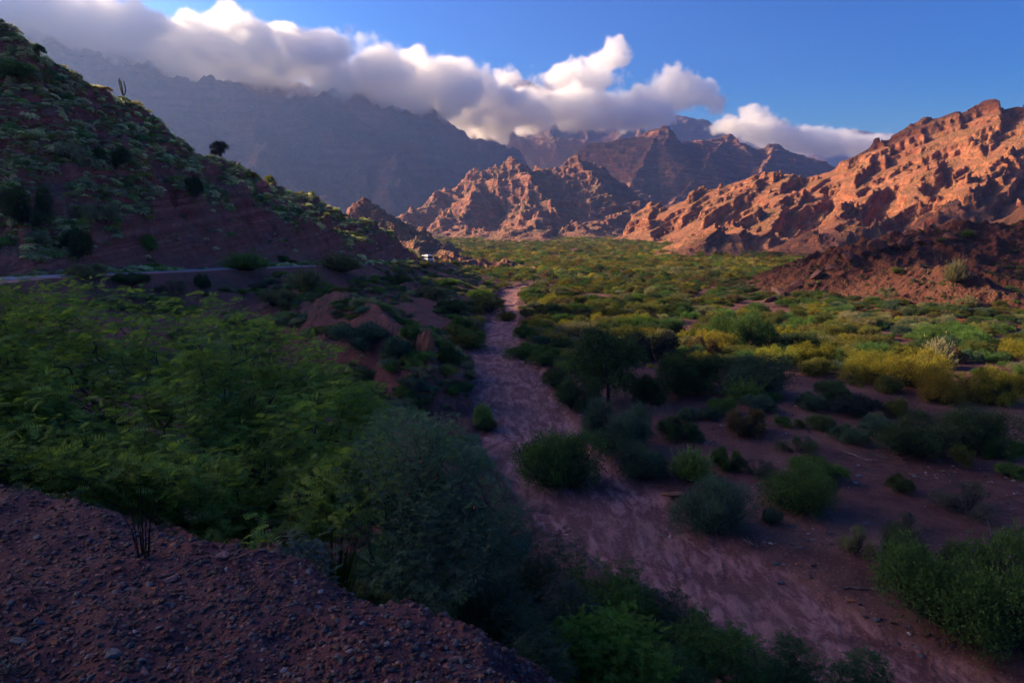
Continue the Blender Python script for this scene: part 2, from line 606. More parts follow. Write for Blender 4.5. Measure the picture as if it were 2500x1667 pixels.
def knoll_mat():
    m, nt, out = mat_new("gravelly_red_soil")
    b = NB(nt)
    P = b.pos()
    f = b.noise(P, 9.0, 6, 0.7)
    g = b.noise(P, 1.2, 4, 0.6)
    v = b.voro(P, 26.0)
    vc = b.voro(P, 26.0, out="Color")
    hs = b.n("ShaderNodeSeparateColor")
    b.link(vc, hs.inputs[0])
    col = b.mix(b.ramp(f, 0.3, 0.7), (0.048, 0.018, 0.022), (0.085, 0.032, 0.038))
    col = b.mix(b.math('MULTIPLY', b.ramp(g, 0.4, 0.6), 0.5), col, (0.085, 0.042, 0.044))
    peb = b.math('SUBTRACT', 1.0, b.ramp(v, 0.2, 0.42))
    pc = b.mix(hs.outputs[0], (0.085, 0.070, 0.082), (0.19, 0.105, 0.10))
    col = b.mix(b.math('MULTIPLY', peb, b.ramp(hs.outputs[1], 0.35, 0.5)), col, pc)
    h = b.math('ADD', b.math('MULTIPLY', f, 0.6), b.math('MULTIPLY', peb, 0.5))
    finish(b, out, col, 0.9, h, 0.9, 0.03)
    return m


M['river'] = river_mat()
M['floor'] = M['river']
M['knoll'] = knoll_mat()

# ------------------------------------------------------------------ near terrain, one height field cut into its regions
tcols = np.concatenate([np.linspace(-4.0, -0.80, 60, endpoint=False), np.linspace(-0.80, 0.80, 640), np.linspace(0.81, 2.4, 40)])
yrows = np.concatenate([np.exp(np.linspace(math.log(1.0), math.log(92.0), 300, endpoint=False)),
                        np.linspace(92, 300, 400, endpoint=False),
                        np.exp(np.linspace(math.log(300.0), math.log(2100.0), 150))])
GY, GT = np.meshgrid(yrows, tcols, indexing='ij')
GX = GT * GY
gz, lab, riv, ex = ground(GX, GY, True)
dz_dy = np.gradient(gz, axis=0) / np.gradient(GY, axis=0)
dz_dx = np.gradient(gz, axis=1) / np.gradient(GX, axis=1)
slope = np.sqrt(dz_dx ** 2 + dz_dy ** 2)
veg = np.where(ex['cutmask'], 0.12, 1.0)
GV = np.stack([GX, GY, gz], -1).reshape(-1, 3)
GF = grid_faces(*GX.shape)
flab = lab.reshape(-1)[GF[:, 0]]
attrs = dict(veg=veg.reshape(-1), riv=riv.reshape(-1))
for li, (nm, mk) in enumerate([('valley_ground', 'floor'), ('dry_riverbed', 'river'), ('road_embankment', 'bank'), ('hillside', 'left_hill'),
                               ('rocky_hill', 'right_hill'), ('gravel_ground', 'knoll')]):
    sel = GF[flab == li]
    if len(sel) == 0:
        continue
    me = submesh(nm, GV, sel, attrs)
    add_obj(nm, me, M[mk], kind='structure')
# ground behind and beside the camera, out to the horizon
bz = -40.0
bv = np.array([[-14000, -14000, bz], [14000, -14000, bz], [14000, 14000, bz], [-14000, 14000, bz]], dtype=float)
add_obj('ground', mesh_np('ground', bv, np.array([[0, 1, 2, 3]])), M['floor'], kind='structure')
back = np.meshgrid(np.linspace(-9, 6, 40), np.linspace(-6, 1.0, 24), indexing='xy')
bzz = ground(back[0], back[1])
add_obj('camera_knoll_ground', submesh('camera_knoll_ground', np.stack([back[0], back[1], bzz - 0.004], -1).reshape(-1, 3), grid_faces(24, 40),
        dict(veg=np.ones(back[0].size))), M['knoll'], kind='structure')
bpy.data.objects['camera_knoll_ground'].name = 'gravel_track'


# ------------------------------------------------------------------ mountains
def mountain(name, mat, ridges, tr, yr, nr, nc, base, amp, wl_, power=1.2, small=(6, 30), terr=None, vegf=None, sink=4.0, lower=0.35, warp=0.03, fine=None, octs=6, flow=None):
    rows = np.linspace(yr[0], yr[1], nr)
    cols = np.linspace(tr[0], tr[1], nc)
    Y, T_ = np.meshgrid(rows, cols, indexing='ij')
    X = T_ * Y
    wx = X + warp * wl_ * 3 * fbm(X / wl_ + 7, Y / wl_, 3)
    wy = Y + warp * wl_ * 3 * fbm(X / wl_, Y / wl_ + 13, 3)
    if base < 60:
        base = np.minimum(floor_z(X, Y), 24.0) - 2.0
    h = ridges_height(ridges, wx, wy, base, power)
    rel = np.clip((h - base) / (amp * 2.0), 0, 1)
    NX, NY = X, Y
    if flow:
        NX = X * flow[1] - Y * flow[0]
        NY = (X * flow[0] + Y * flow[1]) / flow[2]
    h = h + amp * (ridged(NX / wl_, NY / wl_, octs) - 0.25) * rel + small[0] * ridged(X / small[1] + 5, Y / small[1], 4) * rel - lower * amp * rel
    if fine:
        h = h + fine[0] * ridged(X / fine[1] + 5, Y / fine[1], 3) * rel
    if terr:
        for t in terr:
            h = h + (terrace(h, X, Y, *t) - h) * sstep(0.15, 0.7, rel)
    V = np.stack([X, Y, h], -1).reshape(-1, 3)
    Fq = grid_faces(nr, nc)
    fl = np.minimum(floor_z(X, Y), 25) if not np.isscalar(base) else np.full(X.shape, base)
    ok = (h > (fl - sink)).reshape(-1)
    Fq = Fq[ok[Fq].any(axis=1)]
    vg = np.ones(X.shape) if vegf is None else vegf(X, Y, h)
    me = submesh(name, V, Fq, dict(veg=vg.reshape(-1)))
    return add_obj(name, me, M[mat], kind='structure')


# the big red mountain on the right
E_R = [
    px_ridge([(1478, 592, 1320, 30), (1500, 575, 1310, 60), (1545, 533, 1300, 130), (1571, 505, 1290, 180), (1647, 474, 1270, 260), (1745, 434, 1250, 300),
              (1848, 411, 1230, 330), (1915, 405, 1215, 350), (1969, 415, 1200, 350), (2004, 410, 1190, 360), (2058, 376, 1180, 400),
              (2112, 356, 1170, 430), (2147, 329, 1165, 450), (2196, 306, 1160, 470), (2232, 288, 1155, 490), (2281, 268, 1150, 500),
              (2339, 250, 1145, 510), (2375, 242, 1140, 520), (2437, 245, 1120, 520), (2500, 240, 1100, 520), (2800, 200, 1050, 550), (3300, 190, 950, 550)]),
    px_ridge([(2020, 400, 1180, 200), (1965, 440, 1080, 170), (1905, 490, 960, 140), (1850, 530, 860, 120), (1780, 556, 780, 100),
              (1700, 582, 700, 80), (1620, 622, 620, 60), (1560, 656, 570, 30)]),
    px_ridge([(2150, 440, 1000, 160), (2085, 490, 880, 120), (2035, 522, 790, 90), (1985, 575, 700, 60)]),
    px_ridge([(2090, 520, 780, 80), (2050, 566, 690, 90), (2040, 610, 610, 70), (2050, 640, 560, 50)]),
    px_ridge([(2330, 310, 1080, 240), (2270, 400, 970, 180), (2215, 470, 860, 140), (2150, 530, 760, 100), (2120, 585, 680, 60)]),
    px_ridge([(2500, 330, 960, 240), (2420, 400, 860, 180), (2330, 500, 740, 120), (2260, 550, 660, 80)]),
    px_ridge([(1900, 430, 1180, 140), (1830, 500, 1090, 110), (1790, 550, 1000, 80)]),
]
mountain('red_mountain', 'east', E_R, (0.10, 1.25), (520, 1380), 560, 600, 8.0, 16.0, 105.0, power=1.15, small=(2.0, 30.0),
         terr=[(22.0, 0.42, 0.10, 0.62, 3.5, 10.0, 160.0), (7.5, 0.42, 0.10, 1.0, 4.5, 2.5, 60.0)], fine=(0.9, 9.0), octs=5, flow=(0.35, 0.94, 2.6))
# the middle mountain, its foot hills and lit cliffs
F_R = [
    px_ridge([(930, 560, 1500, 60), (965, 522, 1600, 120), (1010, 512, 1700, 200), (1068, 466, 1800, 300), (1114, 446, 1850, 330), (1144, 424, 1880, 360),
              (1175, 401, 1900, 400), (1209, 388, 1920, 420), (1244, 380, 1940, 430), (1282, 391, 1960, 420), (1317, 386, 1980, 400), (1355, 388, 2000, 400),
              (1401, 373, 2030, 380), (1450, 400, 2060, 300), (1520, 430, 2080, 260)]),
    px_ridge([(1190, 410, 1900, 220), (1150, 470, 1720, 200), (1130, 520, 1560, 160), (1150, 560, 1420, 120), (1120, 598, 1300, 60)]),
    px_ridge([(1300, 400, 1950, 200), (1290, 460, 1750, 190), (1262, 530, 1500, 150), (1230, 580, 1350, 90)]),
    px_ridge([(1340, 440, 1900, 140), (1372, 462, 1850, 170), (1450, 474, 1850, 170), (1510, 478, 1850, 170), (1562, 470, 1850, 150), (1590, 500, 1850, 90)]),
    px_ridge([(1271, 553, 1180, 90), (1230, 580, 1160, 80), (1175, 606, 1120, 40)]),
    px_ridge([(1271, 553, 1180, 90), (1310, 590, 1150, 60), (1335, 606, 1120, 30)]),
    px_ridge([(1300, 530, 1480, 120), (1343, 505, 1560, 150), (1400, 530, 1500, 110), (1450, 572, 1420, 60)]),
    px_ridge([(1545, 487, 1800, 120), (1520, 498, 1700, 150), (1470, 525, 1620, 110), (1445, 560, 1520, 60)]),
]
mountain('central_mountain', 'middle', F_R, (-0.30, 0.26), (1020, 2300), 420, 440, 10.0, 19.0, 170.0, power=1.05, small=(7.0, 50.0),
         terr=[(30.0, 0.16, 0.0, 0.45, 3.5, 26.0, 160.0), (10.0, 0.16, 0.0, 0.6, 3.5, 6.0, 60.0)], fine=(1.2, 20.0), warp=0.02, flow=(-0.25, 0.97, 2.0))
# mesa behind
G_R = [
    px_ridge([(1380, 420, 3000, 300), (1416, 362, 3050, 500), (1458, 343, 3080, 600), (1527, 324, 3100, 700), (1585, 308, 3120, 700), (1623, 304, 3140, 650), (1646, 318, 3150, 600),
              (1661, 340, 3150, 560), (1714, 333, 3200, 600), (1750, 327, 3250, 600), (1786, 324, 3300, 600), (1812, 340, 3320, 600), (1844, 358, 3350, 600),
              (1893, 349, 3400, 600), (1946, 367, 3450, 560), (2027, 398, 3500, 520), (2120, 420, 3500, 500), (2400, 440, 3500, 500)]),
    px_ridge([(1786, 324, 3300, 500), (1700, 420, 2800, 400), (1640, 500, 2500, 300)]),
    px_ridge([(1600, 310, 3120, 500), (1560, 400, 2800, 400), (1530, 480, 2500, 300)]),
    px_ridge([(1893, 351, 3400, 500), (1870, 400, 3000, 400), (1850, 440, 2700, 300)]),
]
mountain('mesa_mountain', 'middle', G_R, (0.03, 0.62), (2250, 3900), 260, 420, 20.0, 16.0, 420.0, power=0.95, small=(5.0, 110.0),
         terr=[(50.0, 0.02, 0.0, 0.35, 2.5, 60.0, 500.0), (20.0, 0.02, 0.0, 0.5, 3.0, 15.0, 150.0)], warp=0.015, fine=(3.0, 40.0))
# hazy range on the left, cloud along its crest
H_R = [
    px_ridge([(-900, -120, 3600, 2000), (-200, -10, 3900, 1900), (60, 60, 4050, 1900), (130, 76, 4100, 1800), (175, 108, 4100, 1800), (400, 142, 4200, 1800), (620, 178, 4250, 1700), (800, 196, 4300, 1700),
              (896, 214, 4350, 1600), (972, 248, 4380, 1500), (1068, 260, 4400, 1300), (1129, 294, 4420, 1100), (1183, 321, 4440, 1000), (1221, 340, 4450, 800), (1270, 385, 4450, 600)]),
    px_ridge([(480, 160, 4200, 900), (560, 260, 3700, 800), (660, 360, 3200, 700), (760, 440, 2800, 500), (880, 510, 2500, 300)]),
    px_ridge([(820, 200, 4300, 800), (880, 300, 3900, 700), (960, 390, 3500, 600), (1000, 450, 3200, 500)]),
    px_ridge([(100, 90, 4100, 900), (250, 220, 3500, 800), (420, 330, 3000, 700), (560, 420, 2600, 500)]),
    px_ridge([(1060, 260, 4400, 600), (1060, 330, 4100, 500), (1090, 400, 3800, 400)]),
]
mountain('hazy_mountain_range', 'far', H_R, (-1.5, 0.06), (2100, 4900), 300, 420, 10.0, 85.0, 560.0, power=1.1, small=(16.0, 180.0), warp=0.02, fine=(6.0, 60.0), lower=-0.15)
J_R = [px_ridge([(1080, 340, 5400, 700), (1150, 306, 5450, 900), (1200, 298, 5500, 1000), (1300, 322, 5550, 1000), (1440, 336, 5600, 1000), (1560, 360, 5600, 800), (1700, 400, 5600, 800)])]
mountain('cloud_covered_ridge', 'far', J_R, (-0.12, 0.40), (4950, 6100), 90, 220, 100.0, 50.0, 600.0, small=(16.0, 170.0), warp=0.02)
K_R = [
    px_ridge([(900, 250, 7300, 1500), (1150, 225, 7200, 1500), (1282, 195, 7100, 1500), (1317, 207, 7050, 1500), (1351, 202, 7000, 1500), (1374, 212, 7000, 1500), (1450, 223, 6950, 1500),
              (1508, 238, 6900, 1500), (1567, 251, 6850, 1500), (1656, 272, 6800, 1500), (1714, 286, 6800, 1400), (1768, 318, 6800, 1300), (1810, 336, 6800, 1200), (1930, 380, 6800, 1000), (2050, 410, 6800, 900)]),
    px_ridge([(1567, 253, 6850, 700), (1560, 300, 6500, 600)]),
    px_ridge([(1700, 288, 6800, 700), (1720, 330, 6500, 600)]),
]
mountain('high_peak_range', 'far', K_R, (-0.25, 0.55), (6150, 8000), 140, 320, 150.0, 45.0, 620.0, small=(14.0, 170.0), warp=0.015, fine=(5.0, 70.0))
L_R = [px_ridge([(1780, 345, 10500, 1400), (1804, 324, 10500, 1500), (1870, 338, 10500, 1500), (1930, 330, 10500, 1500), (1973, 308, 10500, 1500), (2031, 332, 10500, 1500), (2076, 310, 10500, 1500),
                 (2143, 320, 10500, 1500), (2230, 330, 10500, 1500), (2400, 340, 10500, 1500), (2900, 350, 10500, 1500)])]
mountain('distant_blue_peaks', 'far', L_R, (0.28, 0.95), (9000, 12000), 80, 240, 200.0, 30.0, 900.0, small=(12.0, 250.0), warp=0.01)
# small red peak behind the second hill, and the pink mounds at the head of the river bed
N_R = [px_ridge([(840, 520, 700, 60), (870, 494, 720, 90), (904, 485, 730, 110), (950, 515, 720, 110), (1000, 552, 700, 90), (1068, 596, 670, 60), (1110, 625, 640, 40)])]
mountain('small_red_peak', 'middle', N_R, (-0.30, -0.04), (560, 860), 150, 180, 8.0, 8.0, 70.0, power=1.1, small=(3.0, 22.0), terr=[(8.0, 0.1, 0, 0.6, 3.0, 8.0, 60.0)])
O_R = [
    px_ridge([(1080, 622, 470, 30), (1110, 614, 480, 45), (1160, 626, 475, 40), (1200, 640, 465, 30)]),
    px_ridge([(1205, 636, 470, 22), (1229, 624, 470, 30), (1258, 648, 465, 22)]),
    px_ridge([(1268, 655, 440, 14), (1290, 642, 440, 22), (1318, 664, 436, 12)]),
]
mountain('pink_rock_mounds', 'middle', O_R, (-0.13, 0.06), (415, 560), 120, 180, -1.0, 2.6, 26.0, power=1.0, small=(1.2, 9.0), terr=[(3.4, 0.12, 0, 0.7, 3.0, 3.0, 30.0)], sink=1.5)


# ------------------------------------------------------------------ air and clouds
HAZE_DENSITY = 0.7e-4


def box_mesh(name, x0, x1, y0, y1, z0, z1):
    V = np.array([(x, y, z) for x in (x0, x1) for y in (y0, y1) for z in (z0, z1)], dtype=float)
    Fq = np.array([(0, 1, 3, 2), (4, 6, 7, 5), (0, 4, 5, 1), (2, 3, 7, 6), (0, 2, 6, 4), (1, 5, 7, 3)])
    return mesh_np(name, V, Fq)


hm, hnt, hout = mat_new("thin_valley_haze")
pv = hnt.nodes.new("ShaderNodeVolumePrincipled")
pv.inputs["Color"].default_value = (0.30, 0.48, 1.0, 1)
pv.inputs["Density"].default_value = HAZE_DENSITY
pv.inputs["Anisotropy"].default_value = 0.55
hnt.links.new(pv.outputs[0], hout.inputs["Volume"])
add_obj('haze', box_mesh('haze', -14500, 14500, -14500, 14500, -41.0, 1900.0), hm, kind='stuff')

cm, cnt, cout = mat_new("white_cloud_vapour")
cv = cnt.nodes.new("ShaderNodeVolumePrincipled")
cv.inputs["Color"].default_value = (1, 0.995, 0.985, 1)
cv.inputs["Density"].default_value = 1.0
cv.inputs["Anisotropy"].default_value = 0.45
cnt.links.new(cv.outputs[0], cout.inputs["Volume"])


def cloud(name, blobs, voxel, dens, label, nscale=420.0, namp=1.9, sharp=5.0, pad=1.15, bias=0.0):
    """blobs: world (x, y, z, rx, ry, rz, weight)"""
    B = np.array(blobs, dtype=float)
    lo = (B[:, :3] - B[:, 3:6] * pad).min(0)
    hi = (B[:, :3] + B[:, 3:6] * pad).max(0)
    ng = bpy.data.node_groups.new(name + "_field", 'GeometryNodeTree')
    ng.interface.new_socket("Geometry", in_out='INPUT', socket_type='NodeSocketGeometry')
    ng.interface.new_socket("Geometry", in_out='OUTPUT', socket_type='NodeSocketGeometry')
    go = ng.nodes.new("NodeGroupOutput")
    b = NB(ng)
    P = b.n("GeometryNodeInputPosition").outputs[0]
    wn_ = b.n("ShaderNodeTexNoise")
    b.link(P, wn_.inputs["Vector"])
    wn_.inputs["Scale"].default_value = 1.0 / (nscale * 0.9)
    wn_.inputs["Detail"].default_value = 2
    wv = b.n("ShaderNodeVectorMath", operation='MULTIPLY_ADD')
    b.link(wn_.outputs["Color"], wv.inputs[0])
    wv.inputs[1].default_value = (nscale * 0.7,) * 3
    wa = b.n("ShaderNodeVectorMath", operation='SUBTRACT')
    b.link(P, wa.inputs[0])
    wa.inputs[1].default_value = (nscale * 0.35,) * 3
    b.link(wa.outputs[0], wv.inputs[2])
    PW = wv.outputs[0]
    f = None
    for bl in blobs:
        s1 = b.n("ShaderNodeVectorMath", operation='SUBTRACT')
        b.link(PW, s1.inputs[0])
        s1.inputs[1].default_value = bl[:3]
        s2 = b.n("ShaderNodeVectorMath", operation='DIVIDE')
        b.link(s1.outputs[0], s2.inputs[0])
        s2.inputs[1].default_value = bl[3:6]
        s3 = b.n("ShaderNodeVectorMath", operation='LENGTH')
        b.link(s2.outputs[0], s3.inputs[0])
        v = b.math('MULTIPLY', b.math('SUBTRACT', 1.0, s3.outputs["Value"]), bl[6] if len(bl) > 6 else 1.0)
        if f is None:
            f = v
        else:
            sm = b.n("ShaderNodeMath", operation='SMOOTH_MAX')
            b.link(f, sm.inputs[0])
            b.link(v, sm.inputs[1])
            sm.inputs[2].default_value = 0.15
            f = sm.outputs[0]
    nz_ = b.noise(P, 1.0 / nscale, 8, 0.66)
    f = b.math('ADD', f, b.math('MULTIPLY', b.math('SUBTRACT', nz_, 0.50), namp))
    vz = b.n("ShaderNodeTexVoronoi", feature='SMOOTH_F1')
    b.link(PW, vz.inputs["Vector"])
    vz.inputs["Scale"].default_value = 2.4 / nscale
    vz.inputs["Detail"].default_value = 2
    vz.inputs["Smoothness"].default_value = 0.4
    f = b.math('ADD', f, bias)
    f = b.math('SUBTRACT', f, b.math('MULTIPLY', b.math('SUBTRACT', vz.outputs["Distance"], 0.42), 0.5))
    d = b.math('MULTIPLY', f, sharp)
    d = b.math('MINIMUM', b.math('MAXIMUM', d, 0.0), 1.0)
    d = b.math('MULTIPLY', b.math('MULTIPLY', d, d), dens)
    vc = b.n("GeometryNodeVolumeCube")
    b.link(d, vc.inputs["Density"])
    vc.inputs["Background"].default_value = 0.0
    vc.inputs["Min"].default_value = tuple(lo)
    vc.inputs["Max"].default_value = tuple(hi)
    for k, ax in enumerate("XYZ"):
        vc.inputs["Resolution " + ax].default_value = max(8, int((hi[k] - lo[k]) / voxel))
    sm_ = b.n("GeometryNodeSetMaterial")
    b.link(vc.outputs[0], sm_.inputs["Geometry"])
    sm_.inputs["Material"].default_value = cm
    b.link(sm_.outputs[0], go.inputs[0])
    me = bpy.data.meshes.new(name)
    me.materials.append(cm)
    o = add_obj(name, me, None, kind='stuff', label=label)
    md = o.modifiers.new("vapour", 'NODES')
    md.node_group = ng
    return o


def blob_px(u, v, Y, rx, ry, w=1.0, dy=0.8):
    x, y, z = at(u, v, Y)
    k = Y / F
    return (x, y, z, rx * k, rx * k * dy, ry * k, w)


cloud('cloud_bank', [
    blob_px(-420, -66, 3800, 300, 84), blob_px(-160, -12, 3850, 240, 68), blob_px(60, 30, 3900, 200, 62), blob_px(230, 72, 3950, 175, 62), blob_px(420, 98, 4000, 170, 64),
    blob_px(600, 122, 4050, 170, 64), blob_px(760, 146, 4100, 165, 70), blob_px(900, 182, 4200, 160, 70), blob_px(1020, 222, 4300, 130, 70),
    blob_px(1110, 240, 4400, 130, 78), blob_px(1230, 258, 4600, 150, 62), blob_px(1350, 268, 4800, 140, 52), blob_px(1460, 270, 5000, 130, 42), blob_px(1550, 290, 5100, 80, 26), blob_px(840, 205, 4150, 130, 62), blob_px(495, 158, 4120, 130, 54),
    blob_px(700, 100, 4150, 80, 40), blob_px(1110, 185, 4500, 80, 42), blob_px(1010, 165, 4400, 60, 34), blob_px(560, 62, 4100, 70, 36)],
    12.0, 0.018, "long bank of white cloud spilling over the crest of the hazy range", bias=0.22)
cloud('cloud_puffs', [
    blob_px(1430, 195, 5200, 110, 36, .8), blob_px(1485, 150, 5200, 60, 46, .9), blob_px(1650, 222, 5200, 85, 56), blob_px(1720, 232, 5200, 55, 50), blob_px(1570, 240, 5200, 50, 32, .8),
    blob_px(1250, 185, 5300, 60, 26, .7)],
    12.0, 0.018, "broken white cloud puffs drifting off the high peaks", nscale=260.0, namp=1.5, bias=0.12)
cloud('low_cloud_strip', [
    blob_px(1800, 310, 5900, 70, 22, .9), blob_px(1860, 318, 5900, 80, 34), blob_px(1940, 340, 5900, 90, 32), blob_px(2030, 352, 5900, 100, 30), blob_px(2120, 352, 5900, 90, 26),
    blob_px(1845, 280, 5900, 40, 22, .8)],
    14.0, 0.016, "low ragged strip of cloud below the distant blue peaks", nscale=240.0, namp=1.3, bias=0.15)
# unseen clouds added left of the frame to throw shade on valley and mountains
HS = Vector((SUNDIR.x, SUNDIR.y, 0)).normalized()


def shade_cloud(px_, py_, pz_, alt, rx, ry, rz, label):
    t = (alt - pz_) / math.tan(SUN_EL)
    cx_, cy_ = px_ + HS.x * t, py_ + HS.y * t
    w_ = 200.0
    cloud('added_shade_cloud', [(cx_, cy_, alt, rx, ry, rz, 1.0), (cx_ - rx * .4, cy_ + ry * .3, alt + rz * .2, rx * .8, ry * .7, rz * .9, 1.0),
                            (cx_ + rx * .5, cy_ - ry * .2, alt - rz * .1, rx * .7, ry * .7, rz * .8, 1.0)], 14.0, 0.05, label, nscale=150.0, namp=0.8, bias=0.15)


shade_cloud(200, 245, 20, 1450, 120, 75, 50, "small cloud added outside the frame to shade the dark rocky hill")
shade_cloud(300, 640, 40, 1450, 190, 120, 60, "small cloud added outside the frame to shade the foot of the red mountain")
shade_cloud(900, 1130, 230, 1500, 230, 150, 80, "cloud added outside the frame to shade the top of the red mountain")
shade_cloud(560, 2900, 300, 1560, 420, 330, 90, "cloud added outside the frame to shade the mesa")

# ------------------------------------------------------------------ road
def ribbon(pts, w0, w1, dz, step=3.0):
    P = [Vector(p) for p in pts]
    out = []
    for a, b_ in zip(P[:-1], P[1:]):
        n = max(1, int((b_ - a).length / step))
        for k in range(n):
            out.append(a.lerp(b_, k / n))
    out.append(P[-1])
    V = []
    for i, p in enumerate(out):
        t = (out[min(i + 1, len(out) - 1)] - out[max(i - 1, 0)])
        nrm = Vector((t.y, -t.x, 0)).normalized()
        for w in (w0, w1):
            q = p + nrm * w
            V.append((q.x, q.y, q.z + dz))
    n = len(out)
    Fq = np.array([[2 * i, 2 * i + 1, 2 * i + 3, 2 * i + 2] for i in range(n - 1)])
    return np.array(V), Fq


def simple_mat(name, color, rough=0.8, var=0.25, scale=3.0, metal=0.0, spec=0.3):
    m, nt, out = mat_new(name)
    b = NB(nt)
    P = b.n("ShaderNodeTexCoord").outputs["Object"]
    n1 = b.noise(P, scale, 5, 0.6)
    c = b.mix(b.ramp(n1, 0.3, 0.7), tuple(x * (1 - var) for x in color), tuple(min(1, x * (1 + var)) for x in color))
    bs = finish(b, out, c, rough, n1, 0.2, 0.02)
    bs.inputs["Metallic"].default_value = metal
    bs.inputs["Specular IOR Level"].default_value = spec
    return m


M['asphalt'] = simple_mat("worn_grey_asphalt", (0.30, 0.28, 0.29), 0.75, 0.15, 0.8)
M['verge'] = simple_mat("red_gravel_verge", (0.42, 0.19, 0.15), 0.95, 0.25, 0.7)
M['line'] = simple_mat("white_road_paint", (0.62, 0.60, 0.56), 0.7, 0.1, 2.0)
v_, f_ = ribbon(ROAD, -4.6, 7.3, 0.05)
add_obj('road_verge', mesh_np('road_verge', v_, f_), M['verge'], kind='structure')
v_, f_ = ribbon(ROAD, -3.6, 3.6, 0.09)
rd = add_obj('road', mesh_np('road', v_, f_), M['asphalt'], kind='structure')
for w in (-3.35, 3.2):
    v_, f_ = ribbon(ROAD, w, w + 0.15, 0.094)
    add_obj('edge_line', mesh_np('edge_line', v_, f_), M['line'], parent=rd)

# ------------------------------------------------------------------ foliage
def leaf_mat(name, base, trans=0.35, var=0.35, nscale=1.2, yellow=0.25):
    m, nt, out = mat_new(name)
    b = NB(nt)
    tint = b.attr("tint", 'INSTANCER', "Color")
    P = b.pos()
    n1 = b.noise(P, nscale, 3, 0.6)
    n2 = b.noise(P, nscale * 7, 2, 0.6)
    col = b.mix(1.0, base, tint, 'MULTIPLY')
    dark = b.mix(1.0, col, (1 - var, 1 - var, 1 - var * 0.7), 'MULTIPLY')
    light = b.mix(1.0, col, (1 + var * 1.3, 1 + var * 1.1, 1 + var * 0.4), 'MULTIPLY')
    isl = b.n("ShaderNodeNewGeometry").outputs["Random Per Island"]
    c = b.mix(b.math('ADD', b.math('MULTIPLY', b.ramp(n1, 0.35, 0.65), 0.55), b.math('MULTIPLY', isl, 0.45)), dark, light)
    c = b.mix(b.math('MULTIPLY', b.ramp(n2, 0.5, 0.8), yellow), c, b.mix(1.0, c, (1.7, 1.25, 0.6), 'MULTIPLY'))
    d = b.n("ShaderNodeBsdfDiffuse")
    t = b.n("ShaderNodeBsdfTranslucent")
    b.link(c, d.inputs[0])
    b.link(b.mix(1.0, c, (1.1, 1.25, 0.55), 'MULTIPLY'), t.inputs[0])
    mx = b.n("ShaderNodeMixShader")
    mx.inputs[0].default_value = trans
    b.link(d.outputs[0], mx.inputs[1])
    b.link(t.outputs[0], mx.inputs[2])
    b.link(mx.outputs[0], out.inputs["Surface"])
    return m


M['leaf'] = leaf_mat("shrub_leaves", (1, 1, 1), 0.3, 0.35, 0.9)
M['acacia'] = leaf_mat("acacia_fronds", (1, 1, 1), 0.4, 0.4, 1.6, 0.35)
M['twig'] = simple_mat("dark_twig_bark", (0.050, 0.038, 0.034), 0.9, 0.3, 2.0)
M['drytwig'] = simple_mat("grey_dead_wood", (0.13, 0.10, 0.095), 0.9, 0.3, 2.0)

GREEN = {
    'dark': (0.062, 0.092, 0.045), 'teal': (0.074, 0.118, 0.086), 'green': (0.080, 0.138, 0.044), 'bright': (0.150, 0.235, 0.070),
    'olive': (0.120, 0.122, 0.040), 'yellow': (0.215, 0.195, 0.036), 'gold': (0.240, 0.170, 0.034), 'sage': (0.175, 0.170, 0.100),
    'pale': (0.270, 0.255, 0.160), 'night': (0.044, 0.052, 0.054), 'grey': (0.100, 0.100, 0.086), 'brown': (0.125, 0.088, 0.050),
}


def rot_to(dirs, twist):
    """rotation matrices (n,3,3) whose x axis is dirs"""
    x = dirs / np.linalg.norm(dirs, axis=1, keepdims=True)
    up = np.tile(np.array([[0, 0, 1.0]]), (len(x), 1))
    par = np.abs(x[:, 2]) > 0.95
    up[par] = (0, 1, 0)
    y = np.cross(up, x)
    y /= np.linalg.norm(y, axis=1, keepdims=True)
    z = np.cross(x, y)
    c, s = np.cos(twist)[:, None], np.sin(twist)[:, None]
    y2 = y * c + z * s
    z2 = -y * s + z * c
    return np.stack([x, y2, z2], axis=2)


def stamp(tv, tf, rots, locs, scales):
    """copies of a template: vertices and faces"""
    n = len(locs)
    V = np.einsum('nij,kj->nki', rots, tv) * scales[:, None, None] + locs[:, None, :]
    Fc = tf[None, :, :] + (np.arange(n) * len(tv))[:, None, None]
    return V.reshape(-1, 3), Fc.reshape(-1, tf.shape[1])


def tubes(segs, sides=3):
    """segs: array (n, 8) p0 r0 p1 r1"""
    segs = np.asarray(segs, dtype=float)
    p0, r0, p1, r1 = segs[:, 0:3], segs[:, 3], segs[:, 4:7], segs[:, 7]
    d = p1 - p0
    d = d + 1e-6
    Rm = rot_to(d, np.zeros(len(d)))
    a = np.arange(sides) * 2 * math.pi / sides
    ring = np.stack([np.zeros(sides), np.cos(a), np.sin(a)], 1)
    A = np.einsum('nij,kj->nki', Rm, ring)
    V = np.concatenate([p0[:, None, :] + A * r0[:, None, None], p1[:, None, :] + A * r1[:, None, None]], 1)
    k = np.arange(sides)
    k2 = (k + 1) % sides
    fq = np.stack([k, k2, k2 + sides, k + sides], 1)
    Fc = fq[None] + (np.arange(len(segs)) * 2 * sides)[:, None, None]
    return V.reshape(-1, 3), Fc.reshape(-1, 4)


LEAF1 = (np.array([[0, -0.0, 0], [0.55, 0.22, 0.03], [1, 0, 0], [0.5, -0.22, 0.03]]), np.array([[0, 1, 2], [0, 2, 3]]))
LEAFT = (np.array([[0, 0.16, 0], [1, 0, 0.03], [0, -0.16, 0]]), np.array([[0, 1, 2]]))


